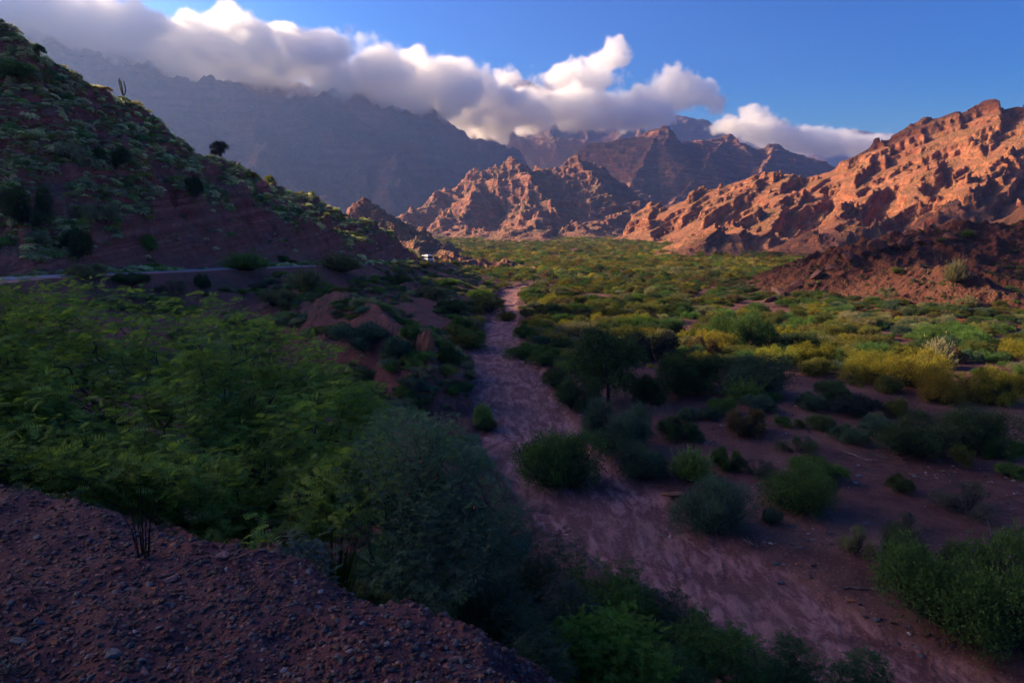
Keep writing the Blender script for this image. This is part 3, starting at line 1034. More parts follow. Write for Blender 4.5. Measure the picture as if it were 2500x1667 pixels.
def frond_template(pairs=7):
    """pinnate frond: a row of leaflet pairs on a drooping rachis"""
    V, Fc = [], []
    for i in range(pairs):
        t = (i + 0.6) / pairs
        x = t
        z = -0.28 * t * t
        ln = 0.30 * math.sin(math.pi * (0.18 + 0.72 * t)) + 0.03
        for s in (-1, 1):
            k = len(V)
            V += [(x - 0.06, 0, z), (x + 0.075, 0, z - 0.01), (x + 0.11, s * ln, z - 0.03)]
            Fc.append((k, k + 1, k + 2))
    k = len(V)
    V += [(0, -0.012, 0), (0, 0.012, 0), (1.0, 0, -0.28)]
    Fc.append((k, k + 1, k + 2))
    return np.array(V), np.array(Fc)


FROND = frond_template(6)
FROND_S = frond_template(4)


def rand_dirs(rng, n, up_bias=0.0, zmin=-1):
    v = rng.normal(size=(int(n * 2.2) + 20, 3))
    v[:, 2] += up_bias
    v /= np.linalg.norm(v, axis=1, keepdims=True)
    v = v[v[:, 2] > zmin]
    return v[:n]


def bush_proto(seed, nleaf, kind='dome', leaf=0.06):
    """unit shrub: radius 1, height about 1; returns (leaf mesh, twig mesh)"""
    rng = np.random.default_rng(seed)
    segs = []
    pts, dirs = [], []
    if kind in ('dome', 'ragged', 'sparse'):
        nl = {'dome': 14, 'ragged': 16, 'sparse': 13}[kind]
        lobes = []
        for k in range(nl):
            a = rng.uniform(0, 2 * math.pi)
            rr = math.sqrt(rng.uniform(0, 1)) * (0.78 if kind != 'sparse' else 0.82)
            h = rng.uniform(0.14, 0.74) * (1 - 0.6 * rr * rr)
            r = rng.uniform(0.18, 0.40) * (0.75 if kind == 'ragged' else (0.62 if kind == 'sparse' else 1))
            lobes.append((rr * math.cos(a), rr * math.sin(a), h, r))
        if kind == 'dome':
            lobes.append((0.08, -0.05, 0.40, 0.44))
        ncl = nleaf // 14
        w = np.array([l[3] ** 2 for l in lobes])
        w /= w.sum()
        idx = rng.choice(len(lobes), ncl, p=w)
        d = rand_dirs(rng, ncl, 0.35, -0.6)
        L = np.array(lobes)[idx]
        rad = L[:, 3] * (0.62 + 0.42 * rng.random(ncl) ** 0.6)
        rad = np.where(rng.random(ncl) < 0.16, rad * rng.uniform(1.1, 1.45, ncl), rad)
        c = L[:, :3] + d * rad[:, None] * np.array([1.1, 1.1, 0.95])
        c[:, 2] = np.abs(c[:, 2]) * 1.0 + 0.02
        for (p, dd) in zip(c, d):
            if rng.random() < 0.35:
                q = p * np.array([0.35, 0.35, 0.25])
                segs.append((*q, 0.006, *p, 0.002))
        k = 14
        off = rng.normal(size=(ncl, k, 3)) * (0.055 if kind != 'dome' else 0.06)
        P = (c[:, None, :] + off).reshape(-1, 3)
        D = (d[:, None, :] * 0.9 + rng.normal(size=(ncl, k, 3)) * 0.7).reshape(-1, 3)
        for l in lobes:
            segs.append((0.05 * rng.normal(), 0.05 * rng.normal(), -0.1, 0.022, l[0], l[1], l[2], 0.010))
    elif kind == 'spiky':
        ns = nleaf // 16
        a = rng.uniform(0, 2 * math.pi, ns)
        tilt = rng.uniform(0.05, 1.25, ns) ** 0.9
        L = rng.uniform(0.65, 1.05, ns) * (1.0 - 0.12 * tilt)
        d = np.stack([np.sin(tilt) * np.cos(a), np.sin(tilt) * np.sin(a), np.cos(tilt) * 0.95], 1)
        b0 = np.stack([rng.normal(size=ns) * 0.09, rng.normal(size=ns) * 0.09, np.zeros(ns)], 1)
        t = rng.uniform(0.35, 1.0, (ns, 16))
        bend = rng.normal(size=(ns, 3)) * 0.08
        P = b0[:, None, :] + d[:, None, :] * (L[:, None] * t)[:, :, None] + bend[:, None, :] * (t ** 2)[:, :, None] + rng.normal(size=(ns, 16, 3)) * 0.012
        P = P.reshape(-1, 3)
        P[:, 2] = np.abs(P[:, 2])
        D = (d[:, None, :] * 1.6 + rng.normal(size=(ns, 16, 3)) * 0.35).reshape(-1, 3)
        for i in range(0, ns, 3):
            e = b0[i] + d[i] * L[i] * 0.95 + bend[i]
            segs.append((*b0[i], 0.008, *e, 0.002))
    elif kind == 'tree':
        lobes = []
        segs.append((0, 0, -0.1, 0.055, 0.03, 0.0, 0.38, 0.042))
        for k in range(12):
            a = k * 2.399 + rng.uniform(-.3, .3)
            rr = rng.uniform(0.15, 0.75)
            h = 1.05 - 0.55 * rr + rng.uniform(-0.1, 0.08)
            if k > 7:
                h *= 0.55
            lobes.append((rr * math.cos(a), rr * math.sin(a), h, rng.uniform(0.22, 0.34)))
            mid = (rr * 0.4 * math.cos(a), rr * 0.4 * math.sin(a), 0.34 + (h - .34) * 0.45)
            segs.append((0.02, 0, 0.33, 0.03, *mid, 0.02))
            segs.append((*mid, 0.02, *lobes[-1][:3], 0.008))
        ncl = nleaf // 14
        idx = rng.choice(len(lobes), ncl)
        d = rand_dirs(rng, ncl, 0.3, -0.8)
        L = np.array(lobes)[idx]
        c = L[:, :3] + d * (L[:, 3] * (0.55 + 0.5 * rng.random(ncl)))[:, None] * np.array([1.15, 1.15, 0.7])
        c[:, 2] = np.abs(c[:, 2])
        off = rng.normal(size=(ncl, 14, 3)) * 0.05
        P = (c[:, None, :] + off).reshape(-1, 3)
        D = (d[:, None, :] * 0.7 + rng.normal(size=(ncl, 14, 3)) * 0.8).reshape(-1, 3)
        for (p, l) in zip(c[::3], L[::3]):
            segs.append((*l[:3], 0.006, *p, 0.002))
    elif kind == 'cushion':
        n = nleaf
        d = rand_dirs(rng, n, 0.4, 0.0)
        bump = 0.75 + 0.3 * rng.random(n)
        P = d * bump[:, None] * np.array([1, 1, 0.62])
        D = d + rng.normal(size=(n, 3)) * 0.6
    elif kind == 'dead':
        P = np.zeros((0, 3))
        D = np.zeros((0, 3))

        def grow(p, dd, L, r, lv):
            q = p + dd * L
            segs.append((*p, r, *q, r * 0.6))
            if lv:
                for _ in range(3 if lv > 1 else 4):
                    nd = dd + rng.normal(size=3) * 0.55
                    nd[2] = nd[2] * 0.8 + 0.15
                    grow(q, nd / np.linalg.norm(nd), L * rng.uniform(0.6, 0.85), r * 0.6, lv - 1)
        for k in range(9):
            a = rng.uniform(0, 2 * math.pi)
            dd = np.array([math.cos(a) * 0.8, math.sin(a) * 0.8, 0.7])
            grow(np.zeros(3), dd / np.linalg.norm(dd), 0.36, 0.016, 4)
    nl = len(P)
    lm = None
    if nl:
        T = LEAFT if kind != 'cushion' else LEAF1
        sc = leaf * rng.uniform(0.7, 1.3, nl)
        V, Fc = stamp(T[0], T[1], rot_to(D, rng.uniform(0, 6.28, nl)), P, sc)
        lm = mesh_np(kind + '_foliage', V, Fc)
    tm = None
    if segs:
        V, Fc = tubes(segs)
        tm = mesh_np(kind + '_stems', V, Fc)
    return lm, tm


PROTO = {}
for nm, args in {
    'dome0': (1, 12600, 'dome', 0.070), 'dome1': (2, 11200, 'dome', 0.070), 'rag0': (3, 11200, 'ragged', 0.070), 'rag1': (4, 11200, 'ragged', 0.070),
    'sparse0': (5, 5600, 'sparse', 0.060), 'spiky0': (6, 9600, 'spiky', 0.085), 'spiky1': (7, 8000, 'spiky', 0.085), 'tree0': (8, 14000, 'tree', 0.066), 'tree1': (18, 12000, 'tree', 0.066),
    'big0': (9, 26000, 'ragged', 0.045), 'big1': (10, 24000, 'dome', 0.045),
    'mid0': (11, 2600, 'dome', 0.125), 'mid1': (12, 2400, 'ragged', 0.125), 'mid2': (13, 2000, 'spiky', 0.13),
    'cush0': (14, 300, 'cushion', 0.32), 'cush1': (15, 200, 'cushion', 0.36), 'dead0': (16, 0, 'dead', 0),
}.items():
    l_, t_ = bush_proto(*args)
    if l_:
        l_.materials.append(M['leaf'])
    if t_:
        t_.materials.append(M['drytwig'] if nm.startswith('dead') else M['twig'])
    PROTO[nm] = (l_, t_)

USED = []      # (x, y, r) kept clear by the random fill


def shrub(x, y, z, r, h, proto, tint, label, name='shrub', cat='shrub', group=None, parts=True, rz=None, jit=0.12):
    c = GREEN[tint] if isinstance(tint, str) else tint
    j = random.uniform(1 - jit, 1 + jit)
    c = (c[0] * j * random.uniform(0.94, 1.06), c[1] * j, c[2] * j * random.uniform(0.92, 1.08))
    lm, tm = PROTO[proto]
    rz = random.uniform(0, 6.28) if rz is None else rz
    props = dict(label=label, category=cat)
    if group:
        props['group'] = group
    USED.append((x, y, r))
    if parts and lm and tm:
        o = bpy.data.objects.new(name, None)
        COL.objects.link(o)
        for nm, me in (('crown' if name == 'tree' else 'foliage', lm), ('trunk' if name == 'tree' else 'stems', tm)):
            c_ = add_obj(nm, me, None, parent=o)
            c_['tint'] = [float(q) for q in c]
    else:
        o = add_obj(name, lm or tm)
        o['tint'] = [float(q) for q in c]
    o.location = (x, y, z - 0.04 * h)
    o.rotation_euler = (0, 0, rz)
    q_ = random.uniform(0.86, 1.14)
    o.scale = (r * q_, r / q_, h)
    for k, v in props.items():
        o[k] = v
    return o


def shrub_px(u, v, w, hp, proto, tint, label, sink=0.0, **kw):
    x, y, z = hit(u, v)
    r = w / F * y / 2 * 1.02
    h = hp / F * y * 1.0
    y += r * 0.6
    z = float(ground(np.array([x]), np.array([y]))[0])
    return shrub(x, y, z, r, h, proto, tint, label, **kw)


S = [
    (1371, 1212, 244, 170, 'big1', 'green', "largest dark green dome shrub on the left edge of the near riverbed bend"),
    (1505, 1108, 205, 135, 'big0', 'teal', "wide blue-green shrub directly behind the largest riverbed dome shrub"),
    (1565, 1180, 135, 100, 'big1', 'teal', "teal shrub between the largest riverbed dome shrub and the pale spiky one"),
    (1700, 1190, 150, 95, 'spiky0', 'bright', "pale green spiky broom-like shrub just behind the orange slab rock"),
    (1764, 1312, 200, 150, 'big1', 'teal', "dark teal dome shrub in front of the orange slab rock beside the channel"),
    (1985, 1268, 205, 140, 'big1', 'green', "rounded deep green shrub right of the teal dome past the slab rock"),
    (2012, 1180, 150, 60, 'rag0', 'green', "low spreading green shrub touching the back of the rounded deep green one"),
    (2206, 1208, 78, 52, 'rag1', 'dark', "small dark mound shrub alone on stony ground"),
    (2397, 1268, 170, 95, 'sparse0', 'grey', "wide thin grey twiggy shrub near the right border of the stony flat"),
    (2230, 1315, 95, 70, 'sparse0', 'grey', "sparse dark twiggy shrub just left of the huge lower right shrub"),
    (2110, 1362, 95, 90, 'sparse0', 'sage', "loose blue-grey shrub with thin stems left of the huge lower right shrub"),
    (2450, 1610, 470, 330, 'big0', 'green', "huge dark shrub filling the lower right edge above the riverbed"),
    (2290, 1440, 220, 150, 'big0', 'dark', "dark shrub leaning against the left side of the huge lower right shrub"),
    (1890, 1285, 55, 50, 'rag0', 'teal', "small teal shrub squeezed between the teal dome and the rounded green shrub"),
    (1782, 1155, 75, 68, 'rag1', 'green', "thin green upright shrub right behind the pale spiky shrub"),
    (1858, 1165, 95, 60, 'sparse0', 'grey', "dark open shrub with bare stems right of the thin green upright shrub"),
    (2355, 1150, 65, 55, 'tree1', 'olive', "little olive tree-like shrub with visible stem on stony ground"),
    (2480, 1170, 75, 40, 'rag0', 'green', "low green shrub at the right border beyond the little olive tree"),
    (2262, 1125, 215, 118, 'big0', 'dark', "left half of the long dark shrub mass at the right"),
    (2425, 1120, 205, 132, 'big1', 'dark', "tall dark shrub at the right end of the long shrub mass"),
    (2472, 1130, 95, 62, 'rag1', 'green', "brighter green shrub in front of the tall dark one at the right border"),
    (1496, 1000, 240, 172, 'tree0', 'dark', "dark tree with visible trunk standing by the riverbed in mid valley"),
    (1416, 1005, 120, 100, 'big0', 'dark', "dark shrub under the left side of the tree with visible trunk"),
    (1590, 990, 100, 80, 'rag1', 'dark', "dark shrub under the right side of the tree with visible trunk"),
    (1609, 885, 137, 82, 'rag1', 'night', "almost black leafless-looking shrub behind the tree with visible trunk"),
    (1700, 972, 200, 118, 'big0', 'dark', "left lobe of the wide dark thicket behind the light green broom shrub"),
    (1868, 975, 180, 120, 'big1', 'teal', "right lobe of the wide dark thicket behind the light green broom shrub"),
    (1828, 985, 125, 62, 'spiky0', 'bright', "light green broom-like shrub in front of the wide dark thicket"),
    (1862, 1012, 95, 48, 'rag0', 'teal', "teal shrub low in front of the light green broom-like shrub"),
    (1985, 1008, 90, 52, 'rag1', 'teal', "grey-teal shrub right of the light green broom-like shrub"),
    (2045, 985, 95, 60, 'rag0', 'dark', "rounded dark shrub at the right tail of the wide dark thicket"),
    (1990, 900, 115, 72, 'rag0', 'yellow', "yellow-green sunlit shrub behind the right tail of the dark thicket"),
    (2005, 918, 90, 48, 'dome0', 'olive', "olive dome shrub in front of the yellow-green sunlit one"),
    (2138, 938, 125, 88, 'big1', 'yellow', "sunlit olive-yellow shrub at the left of the bright sunlit row"),
    (2262, 955, 160, 112, 'big0', 'yellow', "tallest sunlit shrub in the middle of the bright row at right"),
    (2178, 962, 85, 48, 'dome1', 'olive', "darker olive shrub low in front of the bright sunlit row"),
    (2310, 990, 125, 85, 'big1', 'gold', "golden rounded shrub standing in front of the bright sunlit row"),
    (2388, 982, 72, 62, 'rag1', 'brown', "brownish shrub right of the golden rounded shrub"),
    (2465, 995, 140, 110, 'big0', 'yellow', "brightest lime yellow shrub at the right border of the sunlit row"),
    (2310, 905, 110, 80, 'spiky1', 'pale', "pale feathery shrub behind the tallest sunlit shrub"),
    (1815, 852, 140, 108, 'big0', 'green', "large dark green leafy tree standing alone in the mid valley"),
    (1868, 845, 90, 70, 'rag0', 'green', "smaller green shrub touching the right of the large leafy tree"),
    (1725, 873, 75, 58, 'rag1', 'brown', "pale brown shrub left of the large dark green leafy tree"),
    (1535, 835, 85, 44, 'dome0', 'olive', "yellowish olive shrub behind the almost black shrub"),
    (1410, 832, 107, 50, 'dome1', 'sage', "light sage dome shrub on the open orange ground by the riverbed"),
    (1288, 880, 100, 42, 'dome0', 'green', "dark green low shrub on the right bank where the riverbed narrows"),
    (1322, 900, 80, 42, 'rag0', 'green', "green shrub just in front of the low one where the riverbed narrows"),
    (1323, 845, 58, 28, 'dome1', 'teal', "small bluish shrub behind the two green shrubs at the narrows"),
    (1280, 828, 52, 38, 'dome0', 'green', "small round green shrub at the right bank of the narrows"),
    (1360, 952, 82, 54, 'dome1', 'dark', "dark oval shrub left of the tree with visible trunk"),
    (1392, 912, 70, 36, 'rag0', 'bright', "bright green flat shrub behind the dark oval shrub"),
    (1443, 885, 55, 38, 'dome0', 'green', "small green shrub behind the tree with visible trunk"),
    (1237, 786, 48, 26, 'dome1', 'olive', "small olive shrub at the narrow head of the riverbed"),
    (1195, 765, 78, 50, 'rag0', 'olive', "rounded olive bush under the slope at the head of the riverbed"),
    (1178, 1052, 60, 70, 'dome0', 'bright', "vivid green bush growing against the left bank of the riverbed"),
    (1190, 1060, 50, 40, 'rag0', 'dark', "dark low shrub beside the vivid green bush on the left bank"),
    (1668, 1082, 112, 64, 'rag1', 'dark', "dark shrub behind the teal shrub in mid right of the riverbed"),
    (1620, 1042, 72, 66, 'dead0', 'grey', "leafless grey shrub right of the wide blue-green one"),
    (1680, 1030, 60, 36, 'dome0', 'teal', "low teal shrub behind the leafless grey shrub"),
    (1733, 1027, 58, 38, 'rag0', 'teal', "small blue-green shrub next to the low teal shrub"),
    (1830, 1070, 132, 78, 'rag1', 'brown', "brown-green shrub in the middle of the shaded flat"),
    (1960, 1115, 105, 62, 'sparse0', 'dark', "thin dark shrub in front of the driftwood pile"),
    (2015, 1057, 72, 46, 'dome1', 'dark', "dark rounded shrub beyond the open mud patch"),
    (2105, 1022, 125, 58, 'rag0', 'night', "very dark shrub in front of the golden sunlit shrub"),
    (2085, 1088, 112, 50, 'rag1', 'teal', "low teal shrub left of the long dark shrub mass"),
    (2150, 1072, 92, 64, 'rag0', 'teal', "blue-green shrub touching the left end of the long dark shrub mass"),
    (2200, 1020, 80, 45, 'dome1', 'olive', "dull olive shrub between the golden shrub and the long dark mass"),
    # embankment and road side
    (585, 668, 140, 48, 'spiky0', 'bright', "bright feathery bush hiding part of the road"),
    (742, 728, 108, 58, 'spiky1', 'sage', "pale yellow-green feathery bush below the road"),
    (820, 672, 145, 48, 'spiky1', 'sage', "sage feathery bushes at the end of the visible road"),
    (200, 682, 115, 38, 'rag1', 'sage', "dull sage bush in front of the left part of the road"),
    (300, 702, 100, 36, 'rag0', 'dark', "dark bush just below the road above the big acacia"),
    (358, 617, 38, 44, 'dome0', 'bright', "vivid green oval bush in the red road cutting"),
    (367, 662, 44, 24, 'rag0', 'bright', "small bright green bush at the foot of the red road cutting"),
    (686, 648, 32, 18, 'dome1', 'green', "small green bush at the roadside right of the feathery bush"),
    (712, 649, 26, 16, 'dome0', 'green', "tiny green bush second along the roadside past the feathery bush"),
    (880, 890, 140, 78, 'rag0', 'teal', "dark teal bush on the slope right of the acacia top"),
    (960, 900, 110, 60, 'rag1', 'teal', "teal bush spreading down the slope below the red knob"),
    (410, 728, 112, 48, 'sparse0', 'grey', "grey twiggy bush with pale flower heads below the road"),
    (490, 707, 42, 42, 'rag1', 'dark', "dark upright bush on the red slope under the road"),
    (672, 765, 102, 52, 'rag0', 'sage', "dull sage bush above the right shoulder of the acacia"),
    (1000, 850, 48, 40, 'dome0', 'green', "green bush left of the orange rock spire"),
    (1090, 905, 74, 85, 'dome1', 'dark', "dark teal bush right of the orange rock spire over the riverbank"),
    (1150, 850, 90, 50, 'rag0', 'green', "green bush low on the left riverbank at the narrows"),
    (1120, 815, 80, 40, 'rag1', 'green', "green bush above the left riverbank at the narrows"),
    (1100, 770, 90, 40, 'rag0', 'dark', "dark bush halfway up the slope under the bus"),
    (1050, 730, 80, 34, 'rag1', 'sage', "sage bush on the slope left below the bus"),
    (960, 700, 90, 32, 'rag0', 'dark', "dark bush on the embankment below the road bend"),
    (1030, 655, 60, 22, 'rag1', 'sage', "sage bush on the road shoulder just left of the bus"),
    (1085, 700, 60, 26, 'rag0', 'green', "green bush on the slope right below the bus"),
    (1170, 735, 60, 30, 'dome0', 'green', "round green bush at the foot of the slope near the riverbed head"),
    # hill
    (50, 590, 112, 120, 'big0', 'dark', "large dark olive bush at the left border on the red hillside"),
    (262, 449, 92, 58, 'rag1', 'dark', "dark rounded bush in the middle of the hillside"),
    (473, 515, 40, 54, 'rag0', 'dark', "upright dark bush above the rocky road cutting"),
    (25, 216, 84, 42, 'dome0', 'green', "green bush high on the hillside at the left border"),
    (170, 645, 84, 84, 'rag1', 'dark', "dark drooping bush at the left foot of the red cutting"),
    (156, 400, 66, 48, 'rag0', 'pale', "pale sage cactus clump in upper middle of hillside"),
    (235, 562, 92, 52, 'rag1', 'pale', "broad pale cushion plant above the red road cutting"),
    (80, 602, 46, 32, 'dome1', 'pale', "small pale cushion plant right below the large olive bush"),
    (604, 442, 38, 17, 'rag0', 'yellow', "sunlit yellow-green bush on the crest between the two hills"),
    (656, 449, 28, 19, 'rag1', 'yellow', "second sunlit yellow bush on the crest of the rear hill"),
    (213, 487, 24, 20, 'dome0', 'teal', "small bluish bush in the middle of the hillside"),
    (745, 464, 26, 10, 'rag1', 'yellow', "third sunlit yellow bush farther down the rear crest"),
    # right hill
    (2345, 700, 72, 60, 'spiky0', 'sage', "feathery grey-green bush on the dark rocky hill"),
    (2370, 595, 46, 20, 'spiky1', 'green', "green bush on the crest of the dark rocky hill"),
    (2195, 675, 30, 18, 'rag0', 'olive', "small olive bush halfway up the dark rocky hill"),
    (2170, 715, 36, 16, 'rag1', 'sage', "sage bush low on the dark rocky hill"),
    (2300, 560 + 40, 24, 12, 'rag0', 'dark', "tiny dark bush just under the crest of the rocky hill"),
]
for (u, v, w, hp, pr, ti, lb) in S:
    isT = 'tree' in pr or 'leafy tree' in lb and 'standing alone' in lb
    shrub_px(u, v, w, hp, pr, ti, lb, name='tree' if isT else 'shrub', cat='tree' if isT else 'shrub')


def crest_pt(u, y0, y1):
    a, _ = ray(u, 300)
    Y = np.linspace(y0, y1, 400)
    z = ground(a * Y, Y)
    k = int(np.argmax((z - CAMZ) / Y))
    return a * Y[k], Y[k], float(z[k])


def crest_tree(u, v, Y, w, hp, proto, tint, label, name='tree', cat='tree'):
    x, y, z = crest_pt(u, Y - 40, Y + 25)
    shrub(x, y, z - 0.1, w / F * Y / 2, hp / F * Y, proto, tint, label, name=name, cat=cat)


crest_tree(532, 391, 219, 46, 36, 'tree1', 'night', "dark rounded tree standing on the hillside crest")
crest_tree(567, 409, 228, 24, 16, 'sparse0', 'night', "scrawny dark bush right of the crest tree", 'shrub', 'shrub')
crest_tree(112, 112, 166, 38, 20, 'tree0', 'dark', "spreading flat-topped tree on the upper crest at far left")
crest_tree(8, 42, 160, 22, 20, 'sparse0', 'dark', "thin shrub standing on the crest at the upper left corner", 'shrub', 'shrub')

# ------------------------------------------------------------------ many small plants: masses made by instancing
def gn_scatter(name, protos, pts, scl, rz, pick, tint, label=None):
    """one object whose points carry copies of the proto meshes"""
    me = bpy.data.meshes.new(name)
    n = len(pts)
    me.vertices.add(n)
    me.vertices.foreach_set("co", np.ascontiguousarray(pts, dtype=np.float32).reshape(-1))
    a = me.attributes.new("scl", 'FLOAT_VECTOR', 'POINT')
    a.data.foreach_set("vector", np.ascontiguousarray(scl, dtype=np.float32).reshape(-1))
    a = me.attributes.new("tint", 'FLOAT_COLOR', 'POINT')
    t4 = np.concatenate([tint, np.ones((n, 1))], 1)
    a.data.foreach_set("color", np.ascontiguousarray(t4, dtype=np.float32).reshape(-1))
    a = me.attributes.new("rz", 'FLOAT_VECTOR', 'POINT')
    rv = rz if getattr(rz, 'ndim', 1) == 2 else np.stack([np.zeros(n), np.zeros(n), rz], 1)
    a.data.foreach_set("vector", np.ascontiguousarray(rv, dtype=np.float32).reshape(-1))
    a = me.attributes.new("pick", 'INT', 'POINT')
    a.data.foreach_set("value", np.ascontiguousarray(pick, dtype=np.int32))
    o = bpy.data.objects.new(name, me)
    COL.objects.link(o)
    o['kind'] = 'stuff'
    if label:
        o['label'] = label
    ng = bpy.data.node_groups.new(name + "_scatter", 'GeometryNodeTree')
    ng.interface.new_socket("Geometry", in_out='INPUT', socket_type='NodeSocketGeometry')
    ng.interface.new_socket("Geometry", in_out='OUTPUT', socket_type='NodeSocketGeometry')
    gi = ng.nodes.new("NodeGroupInput")
    go = ng.nodes.new("NodeGroupOutput")
    iop = ng.nodes.new("GeometryNodeInstanceOnPoints")
    ng.links.new(gi.outputs[0], iop.inputs["Points"])
    join = ng.nodes.new("GeometryNodeGeometryToInstance")
    for pm in reversed(protos):
        # a hidden-collection object holds each proto
        oi = ng.nodes.new("GeometryNodeObjectInfo")
        oi.inputs["Object"].default_value = pm
        ng.links.new(oi.outputs["Geometry"], join.inputs[0])
    ng.links.new(join.outputs[0], iop.inputs["Instance"])
    iop.inputs["Pick Instance"].default_value = True

    def named(nm, typ):
        nd = ng.nodes.new("GeometryNodeInputNamedAttribute")
        nd.data_type = typ
        nd.inputs["Name"].default_value = nm
        return [s_ for s_ in nd.outputs if s_.enabled and s_.name == "Attribute"][0]
    ng.links.new(named("pick", 'INT'), iop.inputs["Instance Index"])
    ng.links.new(named("scl", 'FLOAT_VECTOR'), iop.inputs["Scale"])
    ng.links.new(named("rz", 'FLOAT_VECTOR'), iop.inputs["Rotation"])
    ng.links.new(iop.outputs[0], go.inputs[0])
    md = o.modifiers.new("scatter", 'NODES')
    md.node_group = ng
    return o


def proto_obj(nm):
    """holds a proto mesh for the scatterers; not linked to the scene, so it never renders itself"""
    lm, tm = PROTO[nm]
    return bpy.data.objects.new(nm + "_source", lm or tm)


PO = {k: proto_obj(k) for k in ('dome1', 'rag0', 'mid0', 'mid1', 'mid2', 'cush0', 'cush1')}


def tints(rng, names, probs, n, j=0.2):
    base = np.array([GREEN[k] for k in names])[rng.choice(len(names), n, p=probs)]
    return base * (1 + (rng.random((n, 1)) - 0.5) * 2 * j) * (1 + (rng.random((n, 3)) - 0.5) * 0.16)


# individual shrubs of the mid valley, then the mass beyond them
SHORT = {3: "pale spiky broom shrub", 7: "wide thin grey twiggy shrub", 16: "little olive tree", 18: "long dark shrub mass", 21: "tree with visible trunk",
         24: "almost black shrub", 25: "wide dark thicket", 27: "light green broom shrub", 31: "yellow-green sunlit shrub", 33: "first sunlit olive-yellow shrub",
         34: "tallest sunlit shrub", 36: "golden rounded shrub", 38: "lime yellow shrub", 39: "pale feathery shrub", 40: "large leafy tree",
         42: "pale brown shrub", 43: "yellowish olive shrub", 44: "light sage dome shrub", 48: "round green narrows shrub", 52: "olive shrub at the riverbed head",
         62: "driftwood pile", 64: "very dark shrub", 58: "leafless grey shrub"}
LAND = [(USED[k][0], USED[k][1], v) for k, v in SHORT.items()]
LAND += [(at(2116, 610, 228)[0], 215, "dark rocky hill's crest"), (at(1866, 739, 205)[0], 200, "dark rocky hill's low end"), (at(2345, 700, 165)[0], 165, "rocky hill's feathery bush")]


def where_is(x, y):
    d, lx, ly, nm = min((math.hypot(x - a_, y - b_), a_, b_, nm_) for a_, b_, nm_ in LAND)
    dx_, dy_ = x / y - lx / ly, (y - ly) / 18.0
    if abs(dx_ * 8) > abs(dy_):
        w_ = "right of" if dx_ > 0 else "left of"
    else:
        w_ = "behind" if dy_ > 0 else "in front of"
    return ("just " if d < 7 else ("a little " if d < 14 and w_ in ("right of", "left of") else ("well " if d >= 14 else ""))) + w_ + " the " + nm


used = np.array(USED)
rng = np.random.default_rng(21)


def in_river(x, y, m=0.0):
    d, (w,), _ = poly_eval(RIVER, x, y)
    return d < w + m


cand = []
for _ in range(9000):
    y = 70 * math.exp(rng.random() * math.log(190 / 70))
    t = rng.uniform(-0.06, 0.80)
    x = t * y
    r = rng.uniform(1.0, 3.0) * (1.0 if y > 110 else 0.7)
    dens = 0.2 if y < 100 else (0.8 if y < 125 else 1.3)
    if perlin(x / 22 + 3, y / 22) < (0.15 - dens * 0.5):
        continue
    cand.append((x, y, r))
cx = np.array([c[0] for c in cand])
cyy = np.array([c[1] for c in cand])
bad = in_river(cx, cyy, 1.0)
gzc, labc, _, _ = ground(cx, cyy, True)
kept = list(map(tuple, used))
made = 0
zone = lambda y, x: ("behind the dark tree and thicket" if y < 140 else "in the sunlit middle band of the valley") if x < 0.42 * y else \
    ("behind the bright sunlit row at the right" if y < 150 else "at the foot of the dark rocky hill")
for i, (x, y, r) in enumerate(cand):
    if bad[i] or labc[i] in (1, 2, 3, 5):
        continue
    if labc[i] == 4 and (y > 190 or gzc[i] > 5):
        continue
    K = np.array(kept[-400:] + kept[:len(used)])
    if (np.hypot(K[:, 0] - x, K[:, 1] - y) < (K[:, 2] + r) * 0.72).any():
        continue
    kept.append((x, y, r))
    pr = random.choice(['dome0', 'dome1', 'rag0', 'rag1', 'mid0', 'mid1'] if y > 120 else ['dome0', 'rag0', 'rag1', 'dome1', 'sparse0'])
    shade = x > 0.45 * y or y < 130  # light put into the tints: cool and dark in shade, yellower in sun
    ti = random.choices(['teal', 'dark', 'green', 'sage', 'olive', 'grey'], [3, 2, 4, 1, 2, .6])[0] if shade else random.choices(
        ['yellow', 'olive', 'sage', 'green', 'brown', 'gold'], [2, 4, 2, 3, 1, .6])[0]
    kind = {'dome': 'rounded', 'rag': 'ragged', 'mid': 'tufted', 'spar': 'thin'}[pr[:4] if pr.startswith('spar') or pr.startswith('dome') else pr[:3]]
    col_w = {'teal': 'blue-green', 'dark': 'dark green', 'green': 'mid green', 'sage': 'sage green', 'olive': 'olive', 'grey': 'greyish', 'yellow': 'yellow-green', 'brown': 'brownish', 'gold': 'golden'}[ti]
    size = 'small' if r < 1.7 else ('medium' if r < 2.4 else 'large')
    lb = f"{size} {col_w} {kind} shrub {where_is(x, y)}"
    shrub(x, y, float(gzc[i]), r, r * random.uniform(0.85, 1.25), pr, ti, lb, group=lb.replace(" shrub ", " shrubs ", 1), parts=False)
    made += 1
    if made >= 150:
        break
print("individual shrubs", len(USED), made)


def scatter_xy(n, trange, yrange, rng):
    y = np.exp(rng.uniform(math.log(yrange[0]), math.log(yrange[1]), n))
    # even in area: density ~ y for log spacing; correct by rejection
    keep = rng.random(n) < (y / yrange[1]) ** 1.0
    y = y[keep]
    x = rng.uniform(trange[0], trange[1], len(y)) * y
    return x, y


